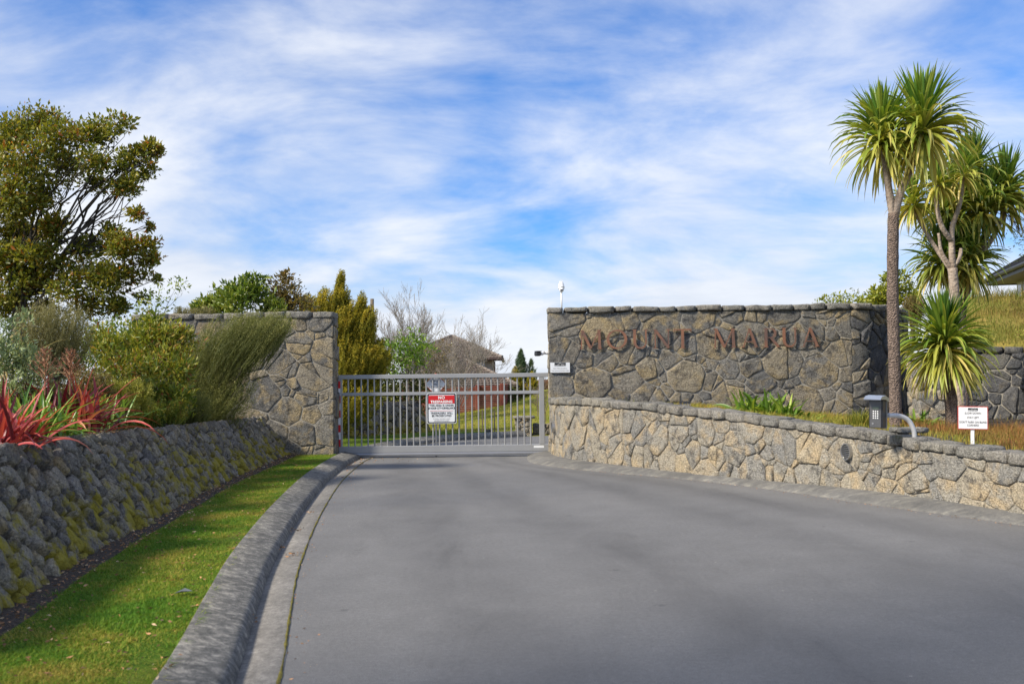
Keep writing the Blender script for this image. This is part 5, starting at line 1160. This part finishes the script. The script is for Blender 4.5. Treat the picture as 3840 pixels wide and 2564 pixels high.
tree('shade_shrub', (-7.16, 17.50, 1.50), [(*(-7.36, 17.50, 2.26), .42), (*(-7.01, 17.30, 1.95), .38), (*(-7.55, 17.50, 1.88), .4), (*(-7.41, 17.80, 2.51), .3), (*(-7.06, 18.00, 2.59), .3), (*(-7.63, 17.00, 2.03), .45), (*(-7.60, 16.00, 2.01), .5), (*(-7.59, 15.00, 1.99), .5), (*(-6.51, 17.00, 1.94), .4)], M['broad_leaf'], M['bark'], 'green background shrub between the twiggy bush and the hebe', 'shrub', leaf=.07, wid=.4, dens=240, trunk_r=.03, seed=28)
feather('fern_bush', (-5.05, 14.60, 1.07), [ELL((-5.05, 14.60, 1.28), .34, .3, .2, .5), ELL((-5.25, 14.20, 1.26), .3, .3, .18, .5)], 360, M['hebe_leaf'], M['bark'], 'low ferny growth along the wall top below the big bush', lean=(.1, 0, 1), length=.2, needle=.035, per=34, seed=29, spread=.8, nw=.35)
feather('moss_bush', (-5.21, 16.20, 1.03), [ELL((-5.21, 16.20, 1.31), .4, .35, .3, 1.0)], 380, M['kanuka_leaf'], M['bark'], 'dark low bush between the big bush and the feathery one', lean=(.3, 0, 1), length=.35, needle=.026, per=40, seed=30, spread=.5, nw=.3)
feather('straw_bush', (-5.20, 13.20, 1.20), [ELL((-5.20, 13.20, 1.35), .26, .25, .16, .6), ELL((-5.24, 12.60, 1.36), .25, .25, .16, .4)], 300, M['lime_leaf'], M['bark'], 'straw coloured low bush right behind the large red flax', lean=(.1, 0, 1), length=.2, needle=.03, per=34, seed=31, spread=.7, nw=.35)
def rusty(base, h, lab, seed):
    rg = np.random.default_rng(seed); root = empty('rusty_seedling', base, lab, 'shrub', 'rusty seedlings in the left bed'); mb = MB(); b = np.array(base); mb.tube([b, b + [0, 0, h*.5], b + [rg.normal(0, .01), 0, h]], [.008, .006, .003], 5)
    for k in range(34):
        t = .25 + .7*k/34; a = k*2.4; L = (1 - t)*h*.62 + .03; d = np.array([math.cos(a), math.sin(a), .95]); d /= np.linalg.norm(d); s = b + [0, 0, h*t]; e = s + d*L; mb.tube([s, (s+e)/2 - [0, 0, .01], e], [.0045, .0035, .002], 3, False)
        for q in range(7):
            f = .25 + .1*q; p = s + (e - s)*f; dd = unit(d + rg.normal(0, .7, 3)); mb.tube([p, p + dd*.035], [.003, .0015], 3, False)
    mb.build('twigs', M['rust_twig'], root, tint=.55)
rusty((-4.88, 10.40, 1.52), .50, 'rusty bare seedling nearest the grey shrub', 41); rusty((-4.84, 10.90, 1.52), .50, 'rusty bare seedling right of its twin', 42)
# flax
G = 'flax plants along the top of the retaining wall'
rosette('flax', (-4.40, 8.60, 1.11), 95, .60, .040, M['flax_red'], 'red flax at the left edge of the garden bed', 51, group=G)
rosette('flax', (-4.64, 9.60, 1.13), 100, .60, .034, M['flax_green'], 'green flax between the two red ones', 52, group=G)
rosette('flax', (-4.92, 11.20, 1.12), 120, .78, .046, M['flax_red'], 'large red flax with drooping pink leaves right of the green one', 53, group=G)
rosette('flax', (-5.06, 12.60, 1.18), 34, .40, .034, M['flax_green'], 'small pale green flax behind the gap, second right of the large red one', 54, group=G, up=(1.3, .3))
rosette('flax', (-5.29, 14.00, 1.11), 26, .42, .034, M['flax_green'], 'small green flax at the foot of the big hebe', 55, group=G)
rosette('flax', (-5.19, 10.40, 1.16), 36, .5, .034, M['flax_green'], 'dark green flax behind the left red one', 56, group=G)
rosette('flax', (-4.71, 10.10, 1.12), 60, .5, .032, M['flax_green'], 'green flax pushing up in front of the large red one', 58, group=G)
rosette('flax', (-5.00, 11.90, 1.14), 40, .46, .034, M['flax_green'], 'light green flax just right of the large red one', 59, group=G)
# toetoe at the left edge
rg = np.random.default_rng(3); b = (-6.30, 12.00, 1.39); rosette('toetoe_grass', b, 60, 1.25, .016, M['plume'], 'pale arching plume grass at the left edge', 57, cat='grass', up=(1.5, .9), bend=(.6, 1.8))

# ------------------------------------------------------------------ trees behind the left wall
tree('broadleaf_shrub', (-6.51, 23.60, 2.45), [(*(-6.35, 23.60, 3.82), .40), (*(-6.82, 23.60, 3.65), .40), (*(-5.99, 23.60, 3.64), .36), (*(-7.20, 23.60, 3.48), .32), (*(-6.40, 23.40, 3.37), .46), (*(-5.63, 23.60, 3.48), .34), (*(-7.49, 23.60, 3.38), .2), (*(-5.96, 23.70, 4.12), .16, .5), (*(-6.30, 23.60, 4.03), .22), (*(-5.73, 23.60, 3.27), .3)], M['broad_leaf'], M['bark'], 'light green broad leaved shrub above the left wall', 'shrub', leaf=.12, wid=.38, dens=330, trunk_r=.05, seed=61, sub=4, group='shrubs behind the left wall')
tree('bronze_shrub', (-5.51, 24.00, 2.46), [(*(-5.49, 24.00, 4.02), .28), (*(-5.35, 24.00, 3.72), .34), (*(-5.62, 24.00, 3.62), .3), (*(-5.19, 24.00, 3.45), .34), (*(-5.46, 24.00, 3.38), .34), (*(-5.87, 24.20, 4.06), .14, .6), (*(-5.46, 24.00, 4.23), .12)], M['bronze_leaf'], M['bark'], 'bronze leaved shrub above the left wall', 'shrub', leaf=.10, wid=.36, dens=330, trunk_r=.04, seed=62, group='shrubs behind the left wall')
feather('heath_bush', (-7.50, 23.00, 2.45), [ELL((-7.55, 23.00, 3.31), .3, .3, .14, .6), ELL((-7.10, 23.00, 3.33), .25, .3, .14, .4)], 260, M['twig_leaf'], M['bark'], 'small grey green bush just above the left wall coping', lean=(.1, 0, 1), length=.25, needle=.03, per=36, seed=63, spread=.6, group='shrubs behind the left wall')
feather('golden_conifer', (-4.56, 27.00, 0.65), [ELL((-4.62, 27.00, 4.44), .12, .12, .3, .03), ELL((-4.63, 27.00, 3.91), .3, .3, .42, .09), ELL((-5.45, 26.60, 3.65), .22, .4, .42, .07), ELL((-5.27, 26.60, 3.41), .42, .4, .5, .12), ELL((-5.00, 26.60, 3.70), .34, .4, .55, .1), ELL((-4.00, 26.60, 3.81), .14, .2, .3, .03), ELL((-3.80, 26.60, 3.45), .25, .3, .3, .05), ELL((-3.60, 26.80, 2.35), .4, .5, .6, .1), ELL((-4.77, 26.60, 3.17), .62, .6, .62, .2), ELL((-4.21, 26.80, 3.47), .3, .4, .42, .07), ELL((-3.98, 26.80, 2.94), .4, .5, .5, .1), ELL((-4.48, 26.60, 2.30), .95, .8, .8, .23), ELL((-3.81, 26.80, 2.17), .5, .6, .6, .1), ELL((-4.37, 26.60, 1.25), 1.0, .8, .7, .16)], 3800, M['gold_conifer'], M['bark'], 'golden green conifer with pointed top behind the left wall end', 'conifer', lean=(.25, 0, .55), length=.55, needle=.05, per=44, seed=64, spread=.85, nw=.36, stem_r=.05, stems=24, dirw=1.1)

# ------------------------------------------------------------------ plants beyond the gate
bare_tree('bare_birch', (-3.47, 36.00, 1.25), 3.5, 'pale leafless tree with upright branches behind the gate', M['bare_bark'], 71, .5, 6, 4, .026, group='leafless trees behind the gate')
bare_tree('bare_birch', (-4.38, 37.00, 1.25), 3.1, 'smaller leafless tree left of the pale one', M['bare_bark'], 72, .5, 4, 4, .02, group='leafless trees behind the gate')
bare_tree('bare_shrub', (-2.20, 40.00, 0.75), 3.6, 'wide leafless bush in front of the tiled roof', M['bare_bark'], 73, .6, 9, 4, .02, group='leafless trees behind the gate', lean=(.22, 0))
bare_tree('bare_shrub', (-3.00, 39.00, 0.78), 2.7, 'brown leafless bush left of the tiled roof', M['bare_bark'], 74, .5, 4, 4, .02, group='leafless trees behind the gate')
tree('rhododendron', (-3.20, 31.00, 0.89), [(*(-3.11, 31.00, 2.86), .42), (*(-3.45, 31.00, 2.66), .36), (*(-2.77, 31.00, 2.58), .34), (*(-3.10, 30.80, 2.38), .4), (*(-3.66, 31.00, 2.19), .34), (*(-3.86, 31.00, 2.67), .3)], M['bright_leaf'], M['bare_brown'], 'bright green round shrub on bare stems behind the gate', 'shrub', leaf=.13, wid=.32, dens=130, trunk_r=.05, seed=75)
hd = [(-5.17, 31.50, 1.32, .5), (-4.76, 31.50, 1.45, .5), (-4.35, 31.50, 1.31, .5), (-3.93, 31.50, 1.44, .5), (-3.52, 31.50, 1.23, .5), (-3.11, 31.50, 1.29, .5), (-4.97, 31.50, 0.90, .5), (-4.49, 31.50, 0.90, .5), (-4.01, 31.50, 0.89, .5), (-3.52, 31.50, 0.89, .5), (-3.04, 31.50, 0.95, .5), (-4.21, 31.50, 1.86, .5), (-3.72, 31.50, 1.78, .5), (-5.17, 31.50, 1.87, .5), (-4.69, 31.50, 1.86, .5), (-3.24, 31.50, 1.71, .5), (-2.83, 31.50, 1.36, .5), (-5.38, 31.50, 1.11, .5)]
tree('hedge', (-4.21, 31.50, 0.48), hd, M['hedge_leaf'], M['bark'], 'dark green hedge above the far retaining wall', 'hedge', leaf=.09, wid=.45, dens=130, trunk_r=.05, seed=76, twigs=1)
tree('dark_shrub', (-3.17, 38.00, 1.22), [(*(-3.15, 38.00, 2.89), .8), (*(-3.49, 38.00, 2.39), .7), (*(-2.91, 38.00, 2.30), .6), (*(-2.77, 38.50, 2.90), .45), (*(-3.16, 38.00, 1.72), .7)], M['bronze_leaf'], M['bare_brown'], 'dark brown twiggy shrub left of the tiled house', 'shrub', leaf=.07, wid=.3, dens=75, trunk_r=.06, seed=77, twigs=14)
feather('small_pine', (0.43, 48.00, 1.07), [ELL((0.43, 48.00, 2.41), .42, .42, .72, .8), ELL((0.91, 48.00, 2.22), .3, .3, .45, .2)], 420, M['pine_leaf'], M['bark'], 'small dark pine right of the tiled house', 'conifer', lean=(0, 0, .3), length=.3, needle=.11, per=30, seed=78, spread=.45, nw=.12, shape='cone', stem_r=.05, dirw=1.6)
feather('golden_cypress', (0.39, 46.00, 1.09), [ELL((0.14, 46.00, 1.74), .42, .4, .55, .55), ELL((0.90, 46.00, 1.59), .4, .4, .45, .45)], 700, M['gold_conifer'], M['bark'], 'golden green cypress below the small pine', 'conifer', lean=(0, 0, 1), length=.3, needle=.07, per=36, seed=79, spread=.5, nw=.3, shape='cone', stem_r=.05)
tree('garden_shrub', (-0.11, 44.00, 0.35), [(*(-0.11, 44.00, 0.83), .45), (*(0.12, 44.00, 0.64), .4), (*(0.01, 44.00, 1.21), .35)], M['hedge_leaf'], M['bark'], 'dark rounded shrub at the corner of the red fence', 'shrub', leaf=.09, wid=.4, dens=110, trunk_r=.04, seed=80, twigs=1)
bare_tree('bare_sapling', (0.99, 33.00, 0.36), 1.7, 'small leafless sapling on the slope by the gate stile', M['bare_brown'], 81, .5, 3, 3, .016, group='leafless trees behind the gate')

# ------------------------------------------------------------------ trees behind the lettered wall
tree('round_tree', (10.25, 27.00, 2.60), [(*(10.29, 27.00, 4.02), .46), (*(10.76, 27.00, 4.02), .36), (*(10.53, 27.00, 4.20), .34), (*(9.99, 27.00, 3.85), .36), (*(10.87, 27.00, 3.72), .26), (*(10.40, 27.00, 3.66), .44), (*(9.63, 27.00, 3.65), .28), (*(9.86, 27.00, 3.55), .3)], M['round_leaf'], M['bark'], 'round yellow green bush above the right end of the wall', 'bush', leaf=.10, wid=.5, dens=230, trunk_r=.08, seed=91, sub=4, group='bushes behind the lettered wall')
tree('low_bush', (8.62, 26.00, 2.58), [(*(8.58, 26.00, 3.53), .26), (*(8.24, 26.00, 3.61), .2), (*(8.93, 26.00, 3.54), .28), (*(9.15, 26.00, 3.48), .22), (*(8.41, 26.00, 3.44), .26)], M['round_leaf'], M['bark'], 'low leafy bush peeping over the wall left of the round one', 'bush', leaf=.08, wid=.4, dens=260, trunk_r=.04, seed=92, group='bushes behind the lettered wall')
feather('brown_heath', (10.09, 25.00, 2.30), [ELL((10.12, 25.00, 3.40), .3, .3, .3, 1)], 260, M['brown_leaf'], M['bark'], 'brownish fine bush behind the tallest cabbage tree', lean=(0, 0, 1), length=.3, needle=.04, per=36, seed=93, group='bushes behind the lettered wall')
tree('hill_tree', (17.67, 33.00, 5.37), [(*(17.34, 33.00, 6.25), .55), (*(17.86, 33.00, 6.68), .7), (*(17.46, 33.00, 5.59), .4), (*(18.12, 33.00, 5.66), .7)], M['hedge_leaf'], M['bark'], 'dark tree at the right edge above the hill house', leaf=.1, wid=.3, dens=90, trunk_r=.08, seed=94, twigs=5)

# ------------------------------------------------------------------ plants in the right bed
def clivia(p, n, L, W_, lab, seed): rosette('strap_plant', p, n, L, W_, M['bright_leaf'], lab, seed, cat='plant', group='strap leaved plants in the right bed', up=(1.45, .5), bend=(.7, 1.8), spread=.10)
clivia((4.13, 17.30, 0.97), 60, .62, .06, 'leftmost broad green strap plant at the foot of the wall', 101); clivia((4.39, 17.20, 0.91), 52, .56, .06, 'middle broad green strap plant at the foot of the wall', 102); clivia((4.63, 17.00, 0.88), 56, .58, .055, 'right broad green strap plant at the foot of the wall', 103); clivia((4.94, 16.80, 0.81), 34, .42, .045, 'small dark green strap plant right of the larger ones', 104)
clivia((7.13, 17.50, 0.67), 44, .5, .055, 'green strap plant behind the bent pipe', 105); clivia((5.87, 17.50, 0.69), 24, .3, .03, 'green strap plant behind the yellow tuft', 106)
def tuft(p, n, h, mat, lab, seed, lean=.5, spread=.1, w_=.008, grp='grass tufts in the right bed', cat='grass'):
    rg = np.random.default_rng(seed); root = empty('grass_tuft', p, lab, cat, grp); P = np.array(p)[None] + np.stack([rg.normal(0, spread, n), rg.normal(0, spread, n), np.full(n, -.03)], 1); V, F = blades(P, h*rg.uniform(.6, 1.15, n), np.full(n, w_), lean, rg); obj_np('blades', V, F, mat, root, False, rep(rg.random(n), 5))
tuft((5.28, 15.20, 0.81), 240, .38, M['gold_blade'], 'yellow green grass tuft beside the keypad box', 111, .7, .09, .012)
tuft((5.10, 15.60, 0.82), 120, .22, M['gold_blade'], 'small yellow tuft left of the larger one', 112, .7, .09, .010)
# dry golden and orange grass as ground cover in the bed
rg = np.random.default_rng(120)
def bed_cover(name, n, sel, h, w_, mat, lab, lean):
    P = []
    while len(P) < n:
        i, k = rg.integers(0, 45), rg.integers(0, 9); f, g_ = rg.random(), rg.random(); q = (BED[i, k]*(1-f) + BED[i+1, k]*f)*(1-g_) + (BED[i, k+1]*(1-f) + BED[i+1, k+1]*f)*g_
        s = sel(q)
        if rg.random() < s: P.append(q)
    P = np.array(P); hh_ = h*rg.uniform(.5, 1.2, n)*np.array([.6 + .8*max(0, mnoise.noise(Vector(p*1.7))+.3) for p in P]); V, F = blades(P, hh_, np.full(n, w_), lean, rg, (.25, -.1, 0)); obj_np(name, V, F, mat, None, False, rep(rg.random(n), 5), kind='stuff', label=lab, cat='grass')
bed_cover('golden_grass', 15000, lambda q: 1.0 if (q[0] > 3.0 and q[0] < 8.2 and q[1] < 20.2) else .03, .115, .007, M['gold_blade'], 'dry golden grass covering the bed behind the low wall', .7)
bed_cover('orange_grass', 15000, lambda q: 1.0 if (q[0] > 6.1 and q[1] < 17.0 and q[1] > 10) else 0, .22, .006, M['dry_blade'], 'orange brown tussock grass at the foot of the notice', .8)
# hillside grass
n = 34000; X = rg.uniform(10.2, 21, n); Yy = rg.uniform(19.5, 30.5, n); kp_ = Yy > 22.7 - .53*(X - 9.75) + .85; X, Yy = X[kp_], Yy[kp_]; n = len(X); P = np.stack([X, Yy, [hill_z(a, b) - .02 for a, b in zip(X, Yy)]], 1); nz = np.array([mnoise.noise(Vector((a*.9, b*.9, 1))) for a, b in zip(X, Yy)])
V, F = blades(P, (.20 + .30*np.maximum(0, nz))*rg.uniform(.5, 1.2, n), np.full(n, .013), .7, rg); obj_np('hill_grass', V, F, M['hill_blade'], None, False, rep(rg.random(n), 5), kind='stuff', label='rough dry grass covering the hillside at right', cat='grass')
hb = []
for k in range(9): x = rnd.uniform(10.9, 13); y = 22.7 - .53*(x - 9.75) + rnd.uniform(.9, 1.5); hb.append((x, y, hill_z(x, y) + .1, .2))
tree('hill_weeds', (11.7, 23, hill_z(11.7, 23)), hb, M['lime_leaf'], M['bark'], 'yellow green weeds along the top of the far right wall', 'plant', leaf=.05, wid=.5, dens=260, trunk_r=.01, seed=121, twigs=1)
hb = []
for k in range(9): x, y = rnd.uniform(12.9, 15.5), rnd.uniform(24.5, 28); hb.append((x, y, hill_z(x, y) + .15, rnd.uniform(.2, .32), .6))
tree('hill_shrub', (14, 26, hill_z(14, 26)), hb, M['brown_leaf'], M['bark'], 'scrubby brown green growth on the hillside', 'shrub', leaf=.06, wid=.3, dens=200, trunk_r=.01, seed=122, twigs=2)

# ------------------------------------------------------------------ lawn
n = 230000; Yv = 3.2 + 17.7*rg.random(n)**1.7; ys = np.linspace(-1, 21.2, 300); ed = np.array([verge_edges(y) for y in ys]); a = np.interp(Yv, ys, ed[:, 0]) + .14; b = np.interp(Yv, ys, ed[:, 1]) + .012
X = a + (b - a)*rg.random(n); P = np.stack([X, Yv, np.full(n, .112)], 1); hgt = .028*rg.uniform(.5, 1.3, n)*(1 + .5*np.sin(X*3 + Yv*1.3)*np.sin(Yv*2.1))
hgt *= np.clip((X - a)/.12 + .25, .35, 1)
V, F = blades(P, hgt, .0045 + .0002*Yv, .9, rg); obj_np('lawn_grass', V, F, M['lawn_blade'], None, False, rep(rg.random(n), 5), kind='stuff', label='short bright green grass of the verge between kerb and stone wall', cat='grass')
cl = np.stack([rg.random(260), 4 + 16*rg.random(260)**1.4], 1); P = []; H_ = []
for f_, y_ in cl:
    a_, b_ = np.interp(y_, ys, ed[:, 0]) + .16, np.interp(y_, ys, ed[:, 1]) + .03; x_ = a_ + (b_ - a_)*(f_ if rg.random() < .55 else 1 - .05*f_)
    for q in range(int(rg.integers(14, 44))): P.append((x_ + rg.normal(0, .035), y_ + rg.normal(0, .05), .112)); H_.append(.05*rg.uniform(.6, 1.3))
P = np.array(P); ok = P[:, 0] < np.interp(P[:, 1], ys, ed[:, 1]) - .005; P = P[ok]; H_ = np.array(H_)[ok]; V, F = blades(P, H_, np.full(len(P), .0055), 1.1, rg, (.3, -.1, 0)); obj_np('grass_tussocks', V, F, M['lawn_blade'], None, False, rep(rg.random(len(P)), 5), kind='stuff', label='longer ragged grass tufts in the verge lawn', cat='grass')
n = 9000; t_ = rg.random(n); u = rg.random(n)*VP.L; P = []
for uu, tt in zip(u, t_):
    p = VP.off(uu, -.05); f = uu/VP.L; k_ = L_EDGE.S[np.argmin(np.abs(L_EDGE.P[:, 1] - (21.6 + 7.3*f)))]; q = L_EDGE.off(k_, -.56); P.append((p[0]*(1-tt) + q[0]*tt, p[1]*(1-tt) + q[1]*tt, .10))
V, F = blades(np.array(P), .05*rg.uniform(.5, 1.3, n), np.full(n, .012), .8, rg); obj_np('far_verge_grass', V, F, M['lawn_blade'], None, False, rep(rg.random(n), 5), kind='stuff', label='green grass strip beyond the gate', cat='grass')
n = 40000; X = rg.uniform(-5, 4.5, n); Yv = 28 + 20*rg.random(n)**1.3; keep = (Yv > 29.9 - .0*X) | (X < -1.5); keep &= ~((X < -2.2) & (Yv < 30.2)); X, Yv = X[keep], Yv[keep]; n = len(X); P = np.stack([X, Yv, [back_z(a_, b_) - .01 for a_, b_ in zip(X, Yv)]], 1)
V, F = blades(P, .07*rg.uniform(.4, 1.3, n), np.full(n, .016), .8, rg); obj_np('slope_grass', V, F, grass_mat('slope_blade', (.17,.22,.025), (.28,.28,.04), (.38,.32,.08), .8), None, False, rep(rg.random(n), 5), kind='stuff', label='yellow green grass on the slope beyond the gate', cat='grass')

# ------------------------------------------------------------------ litter, moss and stray leaves
def scatter_litter(name, pts, size, lab, mat=M['litter']):
    P = np.array(pts); n = len(P); D = rg.normal(size=(n, 3))*np.array([1, 1, .12]); L = size*rg.uniform(.4, 1.5, n); V, F = leaves(P, D, L, L*.35, rg, .2); obj_np(name, V, F, mat, None, False, rep(rg.random(n), 4), kind='stuff', label=lab, cat='leaf litter')
pts = []
for k in range(26):
    u = rg.uniform(5, KE - 5); c = L_EDGE.off(u, -rg.uniform(.04, .24)); m = int(rg.integers(4, 22)); s = rg.uniform(.03, .12)
    for q in range(m): pts.append((c[0] + rg.normal(0, s), c[1] + rg.normal(0, s*1.6), .016 + .01*rg.random()))
pts = [p for p in pts if True]
scatter_litter('gutter_litter', pts, .035, 'brown leaf litter lying in the left gutter')
pts = []
for k in range(1700):
    u = U_NEAR + rg.random()*Wr; c = RB.off(u, rg.uniform(-.02, .26) + .05*rg.normal()); pts.append((c[0], c[1], .15 + .015*rg.random()))
scatter_litter('soil_litter', pts, .03, 'dry leaf litter along the foot of the retaining wall')
pts = []
for k in range(1000):
    y = 4 + 15*rg.random()**1.4; a, b = verge_edges(y); x = a + (b - a)*rg.random(); pts.append((x, y, .142 + .008*rg.random()))
scatter_litter('lawn_litter', pts, .03, 'fallen brown leaves scattered over the lawn')
pts = []
for k in range(2600):
    y = 6 + 15*rg.random(); j = np.argmin(np.abs(RB.P[:, 1] - y)); pts.append((RB.P[j, 0] - .62 - 1.6*rg.random()**1.5, y, rtop(y) + .02 + .045*rg.random()**2))
scatter_litter('mulch_chips', pts, .04, 'bark mulch chips on the garden bed')
pts = []
for k in range(90): pts.append((rg.uniform(-3.2, -1.9), 19.6 + 1.9*rg.random(), .02)) if rg.random() < .4 else pts.append((-3.25 + .3*rg.random(), 18 + 3.2*rg.random(), .012))
scatter_litter('gate_litter', pts, .035, 'leaf litter where the kerb meets the gate')
pts = []
for k in range(900):
    u_ = rg.uniform(6, R_EDGE.L*.62); c = R_EDGE.off(u_, -abs(rg.normal(0, .10))); pts.append((c[0], c[1], .006))
for k in range(500):
    u_ = rg.uniform(6, KE - 6); c = L_EDGE.off(u_, abs(rg.normal(0, .10))); pts.append((c[0], c[1], .006))
scatter_litter('road_grit', pts, .018, 'grit and small chips along the edges of the asphalt')
# moss line where the asphalt meets the gutter
mb = MB(); rows = []; u = 4.0
while u < KE - 4:
    w_ = max(.004, .014 + .022*mnoise.noise(Vector((u*2.3, 1, 0))) + .012*mnoise.noise(Vector((u*9, 4, 0)))); c = .005*mnoise.noise(Vector((u*5, 9, 0))); rows.append([(*L_EDGE.off(u, c + w_/2), .006), (*L_EDGE.off(u, c), .012), (*L_EDGE.off(u, c - w_/2), .009)]); u += .05
mb.grid(rows); mb.build('moss_line', M['moss'], None, kind='stuff', label='yellow moss growing along the gutter joint', cat='moss')
lf = np.array([[-.06, -.02, 0], [.0, -.045, .02], [.07, 0, .012], [.0, .045, .025], [0, 0, .004]]); c = np.array((-2.33, 7.05, 0.05)); c[2] = .15
obj_np('fallen_leaf', lf + c, np.array([[0, 1, 4], [1, 2, 4], [2, 3, 4], [3, 0, 4]]), M['grey_leaf_dead'], None, label='pale grey fallen leaf lying on the lawn near the kerb', cat='leaf')

# tall narrow trees outside the frame on the left: they throw the soft bands of shade across the drive
for k, (x, y, h, r_) in enumerate(((-10.2, 8.9, 15.0, .30), (-10.2, 11.0, 15.0, .24), (-10.0, -1.2, 14.5, 1.5))):
    cl = [(x + rnd.uniform(-.15, .15), y + rnd.uniform(-.15, .15), 2.5 + (h - 2.5)*i/8, r_*(1.1 - .6*abs(i/8 - .35)), .5) for i in range(9)]
    tree('poplar_tree', (x, y, 1.2), cl, M['hedge_leaf'], M['bark'], ['narrow poplar left of the garden bed', 'second narrow poplar left of the garden bed', 'narrow poplar left of the lawn'][k], leaf=.16, wid=.6, dens=60, trunk_r=.12, seed=130 + k, twigs=0, group='poplars left of the drive')
hd = [(-9.2 - .42*k + rnd.uniform(-.3, .3), 10.2 + .9*k, 1.75 + rnd.uniform(0, .5), rnd.uniform(.7, .95), .8) for k in range(14)]
tree('boundary_hedge', (-12, 16, 1.3), hd, M['hebe_leaf'], M['bark'], 'loose green hedge closing the garden bed on the far left', 'hedge', leaf=.09, wid=.4, dens=150, trunk_r=.05, seed=140, twigs=1, sub=4)
